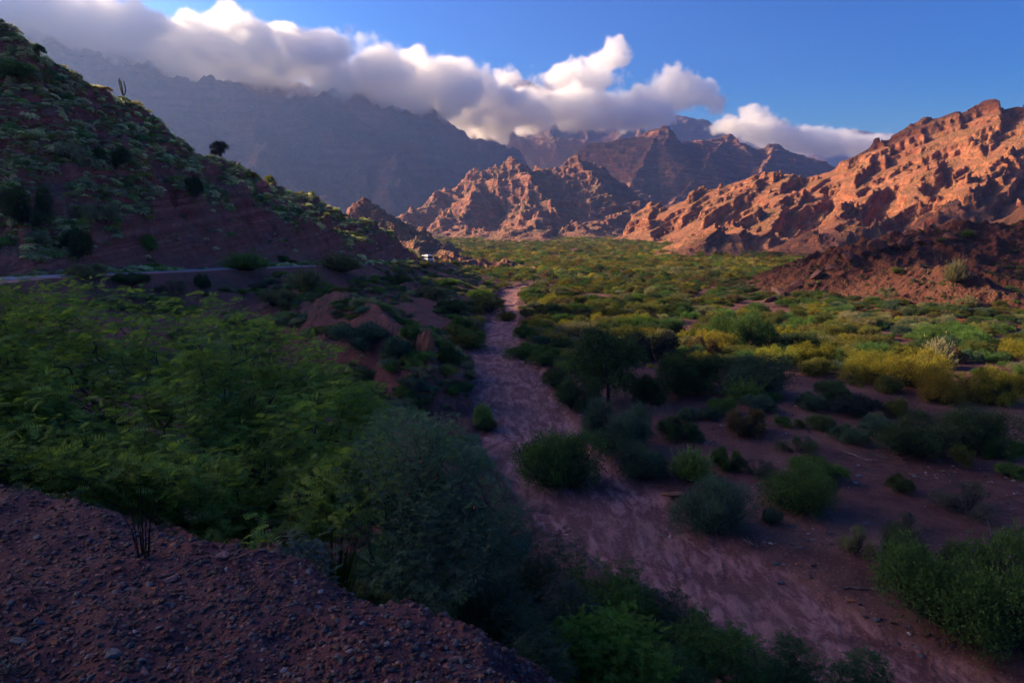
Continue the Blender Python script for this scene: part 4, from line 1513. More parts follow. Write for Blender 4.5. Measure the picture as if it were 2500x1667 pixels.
# valley mass beyond about 170 m
x, y = scatter_xy(90000, (-0.12, 0.95), (104, 1500), rng)
g, lb_, _, _ = ground(x, y, True)
nn = 0.8 * perlin(x / 30, y / 42) + 0.5 * perlin(x / 11, y / 15) + 0.15
K = np.array(kept)
ok = (lb_ == 0) & ~in_river(x, y, 1.5) & (nn > np.where(y < 330, -0.16, -0.45))
near = y < 240
for i in np.nonzero(ok & near)[0]:
    if (np.hypot(K[:, 0] - x[i], K[:, 1] - y[i]) < K[:, 2] + 0.8).any():
        ok[i] = False
x, y, g = x[ok], y[ok], g[ok]
r = (0.6 + 3.0 * rng.random(len(x)) ** 2.2) * (1 + 0.35 * (y > 500))
tt = tints(rng, ['olive', 'green', 'sage', 'yellow', 'dark', 'brown'], [.27, .28, .15, .12, .13, .05], len(x), 0.25) * (1.1 + 0.5 * np.clip(perlin(x / 35 + 9, y / 60), -0.6, 1))[:, None]
tt = np.where((y > 420)[:, None], tt * np.array([1.3, 1.15, 0.8]), tt)  # far scrub tinted warmer and yellower to look sunlit
pk = np.where(y < 260, rng.integers(0, 2, len(x)), 2 + rng.integers(0, 2, len(x)))
gn_scatter('valley_shrubbery', [PO['dome1'], PO['rag0'], PO['mid0'], PO['mid1']], np.stack([x, y, g - 0.1], 1), np.stack([r, r, r * rng.uniform(0.7, 1.15, len(x))], 1),
           rng.uniform(0, 6.28, len(x)), pk, tt, "continuous green scrub covering the far valley floor")
print("valley mass", len(x))

# hillside cushions and bushes
x, y = scatter_xy(170000, (-0.95, -0.05), (60, 330), rng)
g, lb_, _, exx = ground(x, y, True)
e = 0.8
gx_ = (ground(x + e, y) - ground(x - e, y)) / (2 * e)
gy_ = (ground(x, y + e) - ground(x, y - e)) / (2 * e)
slp = np.hypot(gx_, gy_)
nn = perlin(x / 20, y / 20) + 0.6 * perlin(x / 7, y / 7)
ok = (lb_ == 3) & (~exx['cutmask']) & (slp < 3.2) & (nn > -0.42)
okc = (lb_ == 3) & (exx['cutmask']) & (rng.random(len(x)) < 0.05)
ok = ok | okc
x, y, g, slp, nn = x[ok], y[ok], g[ok], slp[ok], nn[ok]
r = rng.uniform(0.3, 0.95, len(x)) * (1 + 0.9 * (rng.random(len(x)) < 0.08))
tt = tints(rng, ['sage', 'pale', 'olive', 'dark', 'green', 'brown', 'grey'], [.26, .24, .18, .12, .08, .07, .05], len(x), 0.25) * 2.4
pk = rng.choice(4, len(x), p=[.42, .33, .13, .12])
gn_scatter('hillside_shrubbery', [PO['cush0'], PO['cush1'], PO['mid0'], PO['mid1']], np.stack([x, y, g - 0.05], 1), np.stack([r, r, r * rng.uniform(0.7, 1.2, len(x))], 1),
           rng.uniform(0, 6.28, len(x)), pk, tt, "low sage and grey-green scrub covering the steep left hillside")
print("hill mass", len(x))

# embankment scrub
x, y = scatter_xy(60000, (-0.9, 0.0), (22, 330), rng)
g, lb_, _, exx = ground(x, y, True)
nn = perlin(x / 14, y / 14 + 9) + 0.5 * perlin(x / 5, y / 5)
ok = (lb_ == 2) & (nn > -0.05) & (exx['droad'] > np.where(y < 200, 13, 6))
x, y, g = x[ok], y[ok], g[ok]
r = 0.35 + 1.3 * rng.random(len(x)) ** 1.6
tt = tints(rng, ['dark', 'green', 'teal', 'sage', 'olive', 'grey'], [.16, .26, .18, .2, .14, .06], len(x), 0.25) * 1.5
gn_scatter('embankment_shrubbery', [PO['dome1'], PO['rag0'], PO['mid1'], PO['mid2']], np.stack([x, y, g - 0.1], 1), np.stack([r, r, r * rng.uniform(0.6, 1.0, len(x))], 1),
           rng.uniform(0, 6.28, len(x)), rng.choice(4, len(x), p=[.35, .4, .15, .1]), tt, "dark mixed scrub on the slope between road and riverbed")
print("embankment mass", len(x))

# sunlit bushes round the bus
for u_, w_, h_, tn, lb in [(1027, 20, 11, 'yellow', "sunlit yellow bush immediately left of the bus"), (1078, 20, 8, 'yellow', "small yellow bush just right of the bus"),
                           (1092, 10, 9, 'gold', "tiny orange-yellow bush beyond the yellow one right of the bus"), (1110, 22, 14, 'olive', "olive bush at the bend of the road right of the bus")]:
    x_, y_, z_ = at(u_, 638, 318)
    z_ = gz1(x_, y_) if 'gz1' in globals() else float(ground(np.array([x_]), np.array([y_]))[0])
    shrub(x_, y_, z_, w_ / F * y_ / 2, h_ / F * y_, 'rag0', tn, lb)

# right hill and its foot
x, y = scatter_xy(16000, (0.3, 1.0), (100, 300), rng)
g, lb_, _, exx = ground(x, y, True)
nn = perlin(x / 16, y / 16 + 5) + 0.5 * perlin(x / 6, y / 6)
low = g < 3.6
ok = (lb_ == 4) & ((low & (nn > -0.25)) | (~low & (nn > 0.16)))
x, y, g = x[ok], y[ok], g[ok]
r = np.where(g < 3.6, rng.uniform(0.7, 2.0, len(x)), rng.uniform(0.3, 0.9, len(x)))
tt = tints(rng, ['dark', 'green', 'teal', 'sage', 'olive', 'brown'], [.15, .27, .18, .2, .12, .08], len(x), 0.25)
gn_scatter('rocky_hill_shrubbery', [PO['dome1'], PO['rag0'], PO['mid1']], np.stack([x, y, g - 0.1], 1), np.stack([r, r, r * rng.uniform(0.6, 1.0, len(x))], 1),
           rng.uniform(0, 6.28, len(x)), rng.choice(3, len(x), p=[.4, .4, .2]), tt, "green scrub climbing the foot of the dark rocky hill")

# ------------------------------------------------------------------ near plants, grown branch by branch
def gz1(x, y):
    return float(ground(np.array([float(x)]), np.array([float(y)]))[0])


def grow(base, tips, jitter=0.12, r0=0.05, seed=0, lift=0.25):
    """joins every tip to the nearest point already on the plant that lies closer to the base"""
    rng = np.random.default_rng(seed)
    base = np.array(base)
    order = np.argsort(np.linalg.norm(tips - base, axis=1))
    T = tips[order]
    N = np.zeros((len(T) + 1, 3))
    N[0] = base
    parent = np.zeros(len(T) + 1, dtype=int)
    depth = np.zeros(len(T) + 1)
    for i, p in enumerate(T, 1):
        Q = N[:i]
        d = np.linalg.norm(Q - p, axis=1) + 0.28 * depth[:i]
        k = int(np.argmin(d))
        N[i] = p
        parent[i] = k
        depth[i] = depth[k] + np.linalg.norm(N[k] - p)
    cnt = np.ones(len(N))
    for i in range(len(N) - 1, 0, -1):
        cnt[parent[i]] += cnt[i]
    rad = np.minimum(r0, 0.0022 * cnt ** 0.5)
    segs = []
    for i in range(1, len(N)):
        a, b_ = N[parent[i]], N[i]
        L = np.linalg.norm(b_ - a)
        m = (a + b_) / 2 + rng.normal(size=3) * jitter * L + np.array([0, 0, -lift * 0.1 * L])
        ra = min(rad[parent[i]], rad[i] * 1.6)
        segs.append((*a, ra, *m, rad[i]))
        segs.append((*m, rad[i], *b_, rad[i] * 0.7))
    out = N[1:] - N[parent[1:]]
    return N[1:], out / (np.linalg.norm(out, axis=1, keepdims=True) + 1e-6), np.array(segs)


def place_fronds(P, D, n, tmpl, size, flat=0.75, spread=1.0, rng=None, off=0.05):
    """n fronds round each twig tip, lying mostly level as in an acacia"""
    m = len(P)
    loc = np.repeat(P, n, axis=0) + rng.normal(size=(m * n, 3)) * off
    a = rng.uniform(0, 2 * math.pi, m * n)
    d = np.stack([np.cos(a), np.sin(a), rng.normal(size=m * n) * (1 - flat) + 0.12], 1) * spread + np.repeat(D, n, axis=0) * 0.55
    d[:, 2] *= 0.7
    Rm = rot_to(d, rng.normal(size=m * n) * 0.65)
    sc = size * rng.uniform(0.65, 1.25, m * n)
    return stamp(tmpl[0], tmpl[1], Rm, loc, sc)


def near_plant(name, cat, label, base, tips, tmpl, size, n, color, seed, r0=0.05, flat=0.75, off=0.05, spread=1.0, mat='acacia', wood='twig', fl='foliage'):
    rng = np.random.default_rng(seed)
    P, D, segs = grow(base, tips, seed=seed, r0=r0)
    o = bpy.data.objects.new(name, None)
    COL.objects.link(o)
    o.location = base
    b0 = np.array(base)
    V, Fc = place_fronds(P - b0, D, n, tmpl, size, flat, spread, rng, off)
    c = add_obj(fl, mesh_np(name + '_foliage', V, Fc), M[mat], parent=o, kind='stuff')
    c['tint'] = [float(q) for q in color]
    s = segs.copy()
    s[:, 0:3] -= b0
    s[:, 4:7] -= b0
    big = s[:, 3] > 0.02
    if big.any():
        V, Fc = tubes(s[big], 6)
        add_obj('trunk', mesh_np(name + '_trunk', V, Fc, True), M[wood], parent=o)
    V, Fc = tubes(s[~big], 3)
    add_obj('twigs', mesh_np(name + '_twigs', V, Fc), M[wood], parent=o, kind='stuff')
    o['label'] = label
    o['category'] = cat
    return o


# the big acacia at the left
rng = np.random.default_rng(77)
TOPU = [-700, -400, -100, 0, 100, 160, 250, 330, 420, 500, 560, 620, 700, 770, 820, 880, 930, 960]
TOPV = [680, 672, 676, 688, 678, 662, 692, 702, 730, 712, 722, 755, 785, 806, 838, 893, 958, 1050]
BOTV = [1120, 1130, 1140, 1140, 1160, 1185, 1210, 1240, 1275, 1300, 1315, 1325, 1320, 1305, 1290, 1260, 1220, 1140]
n_t = 6000
uu = rng.uniform(-650, 950, n_t)
ss = rng.random(n_t) ** 0.85
tv = np.interp(uu, TOPU, TOPV)
bvv = np.interp(uu, TOPU, BOTV)
vv = tv + 14 + ss * (bvv - tv - 10) + rng.normal(size=n_t) * 8
YY = 11.2 - 5.2 * ss ** 0.75 + rng.random(n_t) ** 1.6 * 2.4 + 0.9 * perlin(uu / 140, vv / 110)
tips = np.array([at(u, v, Y) for u, v, Y in zip(uu, vv, YY)])
tips += rng.normal(size=tips.shape) * 0.05
gt = ground(tips[:, 0], tips[:, 1])
tips = tips[(tips[:, 2] > gt + 0.12) & (perlin(tips[:, 0] / 0.55 + tips[:, 2], tips[:, 1] / 0.8 + tips[:, 2] * 1.3) > -0.22)]
bx, by = at(520, 1200, 8.6)[:2]
near_plant('acacia_tree', 'tree', "broad green feathery acacia filling the left side beside the gravel", (bx, by, gz1(bx, by) - 0.1), tips, FROND, 0.150, 7,
           (0.150, 0.235, 0.062), 5, r0=0.075, flat=0.72, off=0.07)
# seed pods
pod_v, pod_f = [], []
T_ = (np.array([[0, 0, 0], [0.3, 0.09, 0], [1, 0.02, 0], [0.3, -0.09, 0]]), np.array([[0, 1, 2], [0, 2, 3]]))

# the teal bush right of it
rng = np.random.default_rng(78)
n_t = 1500
a = rng.uniform(0, 2 * math.pi, n_t)
rr = np.sqrt(rng.random(n_t))
hh = rng.random(n_t)
cxb, cyb, _ = at(1060, 1300, 6.6)
uu = np.clip(rng.normal(1050, 95, n_t), 845, 1275)
top = np.interp(uu, [840, 900, 960, 1010, 1060, 1110, 1160, 1210, 1280], [1130, 1020, 985, 1010, 1030, 1030, 1090, 1150, 1250])
bot = np.interp(uu, [840, 950, 1050, 1150, 1280], [1330, 1440, 1475, 1440, 1350])
vv = top + rng.random(n_t) ** 0.9 * (bot - top)
YY = 6.9 - 1.5 * (vv - 980) / 500 + rng.random(n_t) * 1.5
tips = np.array([at(u, v, Y) for u, v, Y in zip(uu, vv, YY)])
gt = ground(tips[:, 0], tips[:, 1])
tips = tips[tips[:, 2] > gt + 0.05]
bx, by = at(1000, 1450, 6.3)[:2]
near_plant('thorn_bush', 'bush', "blue-green small-leaved thorn bush with rusty pods right of the big acacia", (bx, by, gz1(bx, by) - 0.05), tips, FROND_S, 0.066, 15,
           (0.082, 0.150, 0.112), 6, r0=0.035, flat=0.35, off=0.05)
tb = bpy.data.objects['thorn_bush']
sel = tips[rng.choice(len(tips), 70, replace=False)] - np.array(tb.location)
V, Fc = stamp(T_[0] * np.array([1, 4.0, 1]), T_[1], rot_to(rng.normal(size=(70, 3)) * 0.3 + np.array([0, 0, -1.0]), rng.uniform(0, 6, 70)), sel, np.full(70, 0.045))
M['pod'] = simple_mat("rusty_seed_pod", (0.42, 0.14, 0.06), 0.8, 0.3, 20.0)
add_obj('seed_pods', mesh_np('seed_pods', V, Fc), M['pod'], parent=tb, kind='stuff')


def ball_plant(u, vtop, Y, wpx, tmpl, size, n, ntips, color, label, name='bush', cat='bush', seed=0, flat=0.5, r0=0.025, extra=1.0, spread=1.0, off=0.05):
    rng = np.random.default_rng(seed + 500)
    x, y, ztop = at(u, vtop, Y)
    g = gz1(x, y)
    r = wpx / F * Y / 2
    h = max(0.5, ztop - g) * extra
    d = rand_dirs(rng, ntips, 0.5, -0.15)
    nt_ = len(d)
    rad = 0.45 + 0.6 * rng.random(nt_) ** 0.5
    lump = 1 + 0.22 * perlin(d[:, 0] * 2.2 + seed, d[:, 1] * 2.2 + d[:, 2])
    tips = np.stack([x + d[:, 0] * r * rad * lump, y + d[:, 1] * r * rad * lump, g + h * 0.30 + d[:, 2] * h * 0.72 * rad * lump], 1)
    gt = ground(tips[:, 0], tips[:, 1])
    tips[:, 2] = np.maximum(tips[:, 2], gt + 0.06)
    return near_plant(name, cat, label, (x, y, g - 0.05), tips, tmpl, size, n, color, seed, r0=r0, flat=flat, off=off, spread=spread)


ball_plant(1470, 1525, 6.2, 360, FROND, 0.11, 7, 520, (0.150, 0.250, 0.050), "bright yellow-green feathery bush at the bottom beside the gravel edge", seed=31, flat=0.6)
ball_plant(1340, 1335, 10.5, 320, FROND_S, 0.105, 10, 520, (0.070, 0.105, 0.080), "grey-green bush on the bank behind the thorn bush", seed=32)
ball_plant(1235, 1250, 10.5, 210, FROND_S, 0.10, 10, 420, (0.060, 0.100, 0.080), "dull bluish bush between the thorn bush and the riverbed", seed=33)
ball_plant(1500, 1405, 9.5, 290, FROND_S, 0.10, 11, 560, (0.066, 0.140, 0.045), "rounded deep green bush on the bank above the wide riverbed", seed=34)
ball_plant(1625, 1470, 9.5, 250, FROND_S, 0.10, 11, 460, (0.062, 0.100, 0.070), "dark greyish bush right of the rounded deep green one", seed=35)
ball_plant(1745, 1535, 8.5, 330, FROND_S, 0.10, 11, 560, (0.066, 0.140, 0.050), "wide green bush at the bottom edge beside the riverbed", seed=36)
ball_plant(1930, 1580, 9.0, 270, FROND_S, 0.10, 11, 460, (0.062, 0.120, 0.060), "dark bush low at the bottom edge right of the wide green one", seed=37)
ball_plant(2110, 1610, 10.0, 230, FROND_S, 0.10, 11, 380, (0.058, 0.115, 0.062), "last dark bush along the bottom edge by the riverbed", seed=38)
ball_plant(1385, 1460, 7.8, 250, FROND_S, 0.085, 11, 460, (0.080, 0.110, 0.092), "blue-grey bush with silvery tips behind the yellow-green one", seed=39)
ball_plant(1285, 1545, 5.6, 230, FROND_S, 0.070, 10, 360, (0.075, 0.110, 0.075), "dusty bush right beside the end of the gravel edge", seed=40)
ball_plant(1210, 1420, 6.0, 260, FROND_S, 0.070, 10, 420, (0.070, 0.110, 0.085), "bluish bush below the right side of the thorn bush", seed=42)
ball_plant(1600, 1600, 7.2, 260, FROND_S, 0.085, 10, 420, (0.064, 0.120, 0.060), "deep green bush at the bottom border right of the feathery one", seed=43)


def broom(u, vtop, Y, wpx, nst, color, label, seed, name='broom_shrub', lean=0.45):
    """a tuft of straight green stalks"""
    rng = np.random.default_rng(seed)
    x, y, ztop = at(u, vtop, Y)
    g = gz1(x, y)
    h = max(0.5, ztop - g)
    r = wpx / F * Y / 2
    a = rng.uniform(0, 6.28, nst)
    q = np.sqrt(rng.random(nst))
    b0 = np.stack([np.cos(a) * q * r * 0.25, np.sin(a) * q * r * 0.25, np.zeros(nst)], 1)
    L = h * rng.uniform(0.5, 1.0, nst)
    tip = np.stack([np.cos(a) * q * r, np.sin(a) * q * r, L * (1 - 0.15 * q)], 1)
    mid = (b0 + tip) / 2 + np.stack([-np.cos(a) * q * r * 0.12, -np.sin(a) * q * r * 0.12, L * 0.06], 1)
    segs = np.concatenate([np.concatenate([b0, np.full((nst, 1), 0.0030), mid, np.full((nst, 1), 0.0024)], 1),
                           np.concatenate([mid, np.full((nst, 1), 0.0024), tip, np.full((nst, 1), 0.001)], 1)])
    V, Fc = tubes(segs)
    me = mesh_np(name, V, Fc)
    o = add_obj(name, me, M['acacia'], loc=(x, y, g - 0.03), label=label, category='shrub')
    o['tint'] = [float(c) for c in color]
    return o


broom(800, 1215, 6.2, 190, 420, (0.075, 0.110, 0.022), "yellow-green upright broom stalks between the acacia and the thorn bush", 61)
broom(1175, 1395, 5.8, 240, 420, (0.040, 0.060, 0.035), "dark clump of leaning stalks under the thorn bush", 62)
broom(1430, 1430, 7.2, 120, 200, (0.065, 0.100, 0.030), "thin green upright stalks on the bank in front of the deep green bush", 63)
broom(345, 1295, 3.3, 95, 15, (0.030, 0.026, 0.026), "dead dark twig plant standing in the gravel", 64, 'dead_plant')


def grass_tuft(u, v, hp, label, seed, n=26):
    rng = np.random.default_rng(seed)
    x, y, z = hit(u, v, 1.4, 12, 2500)
    r = hp / F * y
    a = rng.uniform(0, 6.28, n)
    segs = []
    for k in range(n):
        t = rng.uniform(0.1, 0.9)
        segs.append((0, 0, 0, 0.0016, math.cos(a[k]) * t * r, math.sin(a[k]) * t * r, r * (1.1 - t) * rng.uniform(.6, 1.1), 0.0006))
    V, Fc = tubes(segs)
    o = add_obj('grass_tuft', mesh_np('grass_tuft', V, Fc), M['straw'], loc=(x, y, z - 0.01), label=label, category='grass tuft')
    return o


M['straw'] = simple_mat("dry_straw", (0.20, 0.15, 0.10), 0.9, 0.3, 30.0)
grass_tuft(20, 1640, 60, "pale dry grass tuft at the lower left corner", 1)
grass_tuft(55, 1205, 45, "dry grass wisps on the gravel shoulder under the acacia", 2)
grass_tuft(440, 1275, 40, "dry straw wisps on the gravel edge below the acacia", 3)
grass_tuft(610, 1440, 30, "straw tuft halfway along the gravel edge", 4)
grass_tuft(1330, 1650, 36, "dry grass at the bottom end of the gravel edge", 5)
# bluish feathery sprigs and dead brush along the edge
ball_plant(740, 1345, 4.4, 170, FROND, 0.075, 6, 70, (0.075, 0.115, 0.125), "small silvery blue feathery plant on the gravel edge", 'small_plant', 'plant', seed=41, flat=0.2, r0=0.006)


def dead_brush(u, v, y, wpx, label, seed, n=60):
    rng = np.random.default_rng(seed)
    x, y, z = hit(u, v, 1.4, 80, 3000)
    r = wpx / F * y / 2
    c = np.stack([rng.normal(size=n) * r * 0.5, rng.normal(size=n) * r * 0.35, np.abs(rng.normal(size=n)) * r * 0.22], 1)
    d = rng.normal(size=(n, 3)) * np.array([1, 0.8, 0.35])
    d /= np.linalg.norm(d, axis=1, keepdims=True)
    L = r * rng.uniform(0.3, 0.9, n)
    k = (r * 0.016)
    segs = np.concatenate([c - d * L[:, None] / 2, np.full((n, 1), k), c + d * L[:, None] / 2, np.full((n, 1), k * 0.4)], 1)
    V, Fc = tubes(segs, 4)
    return add_obj('dead_brush', mesh_np('dead_brush', V, Fc), M['drytwig'], loc=(x, y, z), label=label, category='dead branches')


dead_brush(610, 1290, 0, 110, "tangled dead roots under the acacia at the gravel edge", 71)
dead_brush(860, 1400, 0, 170, "heap of dry branches below the thorn bush", 72, 90)
dead_brush(1310, 1250, 0, 80, "dark twig heap on the near riverbed bank", 73)
dead_brush(2140, 1118, 0, 75, "dark heap of driftwood at the end of the long log", 74)
dead_brush(1375, 900, 0, 60, "small driftwood litter on the open mud by the narrows", 75, 40)

# ------------------------------------------------------------------ stones
def rock_mesh(name, seed, sub=2, rough=0.25, flatz=0.6, cuts=7):
    import bmesh
    rng = np.random.default_rng(seed)
    bm = bmesh.new()
    bmesh.ops.create_icosphere(bm, subdivisions=sub, radius=1.0)
    P = np.array([v.co[:] for v in bm.verts])
    for _ in range(cuts):
        n = rng.normal(size=3)
        n /= np.linalg.norm(n)
        dmax = rng.uniform(0.45, 0.85)
        d = P @ n
        P = P - n[None, :] * np.clip(d - dmax, 0, None)[:, None]
    P *= (1 + rough * (perlin(P[:, 0] * 1.7 + seed, P[:, 1] * 1.7 + P[:, 2])))[:, None]
    P *= np.array([1, rng.uniform(0.6, 0.85), flatz])
    for v, p in zip(bm.verts, P):
        v.co = p
    me = bpy.data.meshes.new(name)
    bm.to_mesh(me)
    bm.free()
    return me


def stone_mat():
    m, nt, out = mat_new("weathered_stone")
    b = NB(nt)
    tint = b.attr("tint", 'INSTANCER', "Color")
    P = b.n("ShaderNodeTexCoord").outputs["Object"]
    n1 = b.noise(P, 2.5, 5, 0.65)
    n2 = b.noise(P, 12, 4, 0.65)
    c = b.mix(b.ramp(n1, 0.3, 0.7), b.mix(1.0, tint, (0.7, 0.68, 0.68), 'MULTIPLY'), b.mix(1.0, tint, (1.25, 1.2, 1.2), 'MULTIPLY'))
    bs = finish(b, out, c, 0.75, b.math('ADD', n1, b.math('MULTIPLY', n2, 0.4)), 0.5, 0.1)
    bs.inputs["Specular IOR Level"].default_value = 0.3
    return m


M['stone'] = stone_mat()
STONE_C = {'slate': (0.075, 0.085, 0.105), 'purple': (0.105, 0.062, 0.072), 'red': (0.130, 0.045, 0.040), 'pink': (0.215, 0.115, 0.115), 'orange': (0.24, 0.095, 0.045),
           'pale': (0.34, 0.29, 0.29), 'dark': (0.050, 0.045, 0.055), 'brown': (0.13, 0.07, 0.05), 'grey': (0.17, 0.16, 0.17)}
RK = [rock_mesh('stone', k, 2, 0.25, [0.45, 0.6, 0.38, 0.7, 0.5, 0.55][k]) for k in range(6)]
RKS = [rock_mesh('pebble', 20 + k, 1, 0.2, [0.4, 0.6, 0.5, 0.35][k], 4) for k in range(4)]
for me in RK + RKS:
    me.materials.append(M['stone'])


def stone(u, v, wpx, c, label, k=None, name='stone', cat='stone', y0=1.4, y1=400, ratio=None, rz=None):
    x, y, z = hit(u, v, y0, y1, 3000)
    r = wpx / F * y / 2
    o = add_obj(name, RK[k if k is not None else random.randrange(6)], None, loc=(x, y, z + r * 0.12))
    s = random.uniform(0.85, 1.15)
    o.scale = (r, r * s, r * (ratio or 1.0))
    o.rotation_euler = (random.uniform(-.2, .2), random.uniform(-.2, .2), random.uniform(-0.6, 0.6) if rz is None else rz)
    o['tint'] = list(STONE_C[c])
    o['label'] = label
    o['category'] = cat
    return o


ST = [
    (40, 1568, 52, 'slate', "long slate blue stone near the lower left corner"),
    (272, 1598, 56, 'slate', "big half-buried slate slab in the gravel at the bottom"),
    (96, 1522, 34, 'slate', "flat blue stone right above the long slate one"),
    (88, 1313, 28, 'slate', "teal-blue flat stone high in the gravel at left"),
    (185, 1624, 20, 'slate', "square blue stone left of the half-buried slab"),
    (293, 1430, 28, 'purple', "purple-grey cobble behind the twin stones by the dead twig plant"),
    (311, 1441, 26, 'slate', "slate cobble at the left foot of the dead twig plant"),
    (380, 1440, 30, 'orange', "orange cobble at the right foot of the dead twig plant"),
    (372, 1452, 30, 'red', "dark red rounded cobble under the orange one"),
    (420, 1480, 30, 'slate', "leaning blue stone right of the dead twig plant"),
    (425, 1415, 44, 'pink', "large pinkish stone on the crest of the gravel bank"),
    (285, 1392, 30, 'red', "squarish brick-red stone left of the dead twig plant"),
    (330, 1543, 20, 'pale', "small pale oval pebble in the middle of the gravel"),
    (222, 1600, 24, 'pink', "pink angular stone left of the half-buried slab"),
    (355, 1645, 30, 'pink', "rosy flat stone at the bottom border"),
    (545, 1360, 46, 'pink', "wide rose stone sitting on the gravel edge"),
    (278, 1245, 48, 'red', "red block at the top of the gravel edge"),
    (590, 1465, 40, 'dark', "dark stone below the straw tuft"),
    (775, 1485, 26, 'slate', "small slate stone on the lower gravel edge"),
    (810, 1490, 24, 'slate', "second slate stone on the lower gravel edge, right of the first"),
    (820, 1512, 26, 'orange', "orange pebble below the two slate stones"),
    (1205, 1550, 62, 'red', "large dark red rock at the tip of the gravel edge"),
    (1010, 1585, 30, 'slate', "blue-grey stone near the right part of the gravel"),
    (870, 1590, 24, 'dark', "small dark stone in the right part of the gravel"),
    (165, 1540, 30, 'purple', "purple flake right of the flat blue stone"),
    (150, 1245, 26, 'purple', "flat purple stone just below the acacia shade"),
    (620, 1555, 26, 'dark', "dark angular stone in mid gravel"),
    (535, 1585, 22, 'pink', "pinkish stone left of the dark angular one"),
    (200, 1660, 26, 'slate', "bluish stone at the bottom border left"),
    (700, 1530, 26, 'brown', "brown stone in the gravel centre"),
    (190, 1500, 22, 'slate', "small slate chip in the left gravel"),
    (95, 1440, 22, 'purple', "small purple stone near the left border"),
    (960, 1560, 22, 'grey', "grey stone on the lower gravel slope"),
    # river flat
    (1855, 1185, 16, 'grey', "pale grey stone in the gap between green shrubs"),
    (2098, 1163, 18, 'grey', "blue-grey boulder on the stony flat beyond the rounded green shrub"),
    (2090, 1180, 14, 'pale', "paler small boulder right below the blue-grey one"),
    (2115, 1278, 18, 'grey', "whitish boulder behind the loose blue-grey shrub"),
    (1987, 1380, 26, 'brown', "brown boulder on the right bank of the riverbed"),
    (2080, 1468, 28, 'orange', "reddish boulder at the lower right riverbank"),
    (2100, 1475, 18, 'slate', "dark stone leaning on the reddish boulder"),
    (1895, 1378, 20, 'slate', "grey stone left of the brown boulder"),
    (1905, 1425, 22, 'slate', "slate stones at the riverbed edge below the brown boulder"),
    (1935, 1330, 18, 'slate', "dark stone at the left end of the stone line"),
    (1955, 1338, 18, 'slate', "dark stone in the middle of the stone line"),
    (2180, 1520, 22, 'brown', "brown stone far down the right riverbank"),
    (2240, 1515, 18, 'slate', "slate stone under the huge lower right shrub"),
    (1640, 1062, 20, 'dark', "dark boulder in front of the leafless grey shrub"),
    (1730, 1083, 24, 'pink', "pinkish boulder right of the dark shrub in the shaded flat"),
]
for (u, v, w, c, lb) in ST:
    bl = v < 1300 and u > 1400
    stone(u, v, w, c, lb, name='boulder' if 'boulder' in lb else ('rock' if 'rock' in lb else 'stone'), cat='boulder' if 'boulder' in lb else 'stone')
o = stone(1650, 1212, 74, 'orange', "flat orange slab rock lying on the riverbank below the pale spiky shrub", 2, 'slab_rock', 'rock', ratio=1.0, rz=0.05)
o.scale = (o.scale[0], o.scale[1] * 0.8, o.scale[2] * 0.55)
# orange rock spire above the left bank
x, y, z = at(1040, 868, 82)
sp_v = rock_mesh('rock_spire', 99, 3, 0.35, 1.0, 12)
sp_v.materials.append(M['bank'])
o = add_obj('rock_spire', rock_mesh('rock_spire', 98, 3, 0.3, 1.0, 10), M['stone'], loc=(x, y, gz1(x, y) + 0.2))
o.scale = (1.3, 1.0, 2.2)
o['tint'] = [0.26, 0.085, 0.045]
o['label'] = "orange earth spire standing out of the left bank"
o['category'] = 'rock'
# blocks of dark rock along the crest of the right hill
rng = np.random.default_rng(5)
names = ["lowest", "next to lowest", "third", "fourth", "fifth", "sixth", "seventh", "eighth", "ninth", "tenth", "eleventh", "highest"]
for k, (u, v, w) in enumerate([(1880, 730, 40), (1905, 715, 44), (1950, 695, 62), (1995, 672, 48), (2035, 650, 44), (2078, 632, 46), (2118, 616, 44), (2150, 605, 58), (2182, 602, 50), (2222, 598, 46),
                               (2268, 590, 44), (2320, 578, 40)]):
    x, y, z = hit(u, v + 8)
    r = w / F * y / 2
    o = add_obj('rock_outcrop', RK[k % 6], None, loc=(x, y + r * 0.4, z + r * 0.1))
    o.scale = (r * 1.2, r, r * 1.3)
    o.rotation_euler = (rng.uniform(-.5, .5), rng.uniform(-.5, .5), rng.uniform(0, 6))
    o['tint'] = [0.085, 0.034, 0.027]
    o['label'] = f"jagged dark rock outcrop, {names[k]} on the crest of the rocky hill"
    o['category'] = 'rock outcrop'
    o['group'] = 'rock outcrops on the crest of the dark hill'

# gravel: small stones as one mass
rng = np.random.default_rng(91)
n = 65000
y = np.exp(rng.uniform(math.log(1.6), math.log(6.8), n))
x = rng.uniform(-0.85, 0.75, n) * y
g, lb_, _, exx = ground(x, y, True)
ok = (exx['sgn'] < 0.5) & (lb_ == 5)
x, y, g = x[ok], y[ok], g[ok]
r = 0.0035 + 0.022 * rng.random(len(x)) ** 5
keys = ['slate', 'purple', 'red', 'pink', 'dark', 'brown', 'grey', 'orange', 'pale']
tt = np.array([STONE_C[k] for k in keys])[rng.choice(9, len(x), p=[.13, .17, .30, .07, .13, .12, .04, .03, .01])] * rng.uniform(0.5, 1.0, (len(x), 1))
SO = [bpy.data.objects.new('pebble_source', m_) for m_ in RKS]
gn_scatter('gravel', SO, np.stack([x, y, g + r * 0.15], 1), np.stack([r, r, r], 1), np.stack([rng.normal(size=len(x)) * .25, rng.normal(size=len(x)) * .25, rng.uniform(0, 6.28, len(x))], 1),
           rng.integers(0, 4, len(x)), tt, "loose mixed gravel of slate, red and purple pebbles on the slope in front")
n = 20000
y = np.exp(rng.uniform(math.log(26), math.log(150), n))
x = rng.uniform(0.0, 0.85, n) * y
g, lb_, rv_, exx = ground(x, y, True)
cl = perlin(x / 9, y / 6) + 0.5 * perlin(x / 3, y / 3)
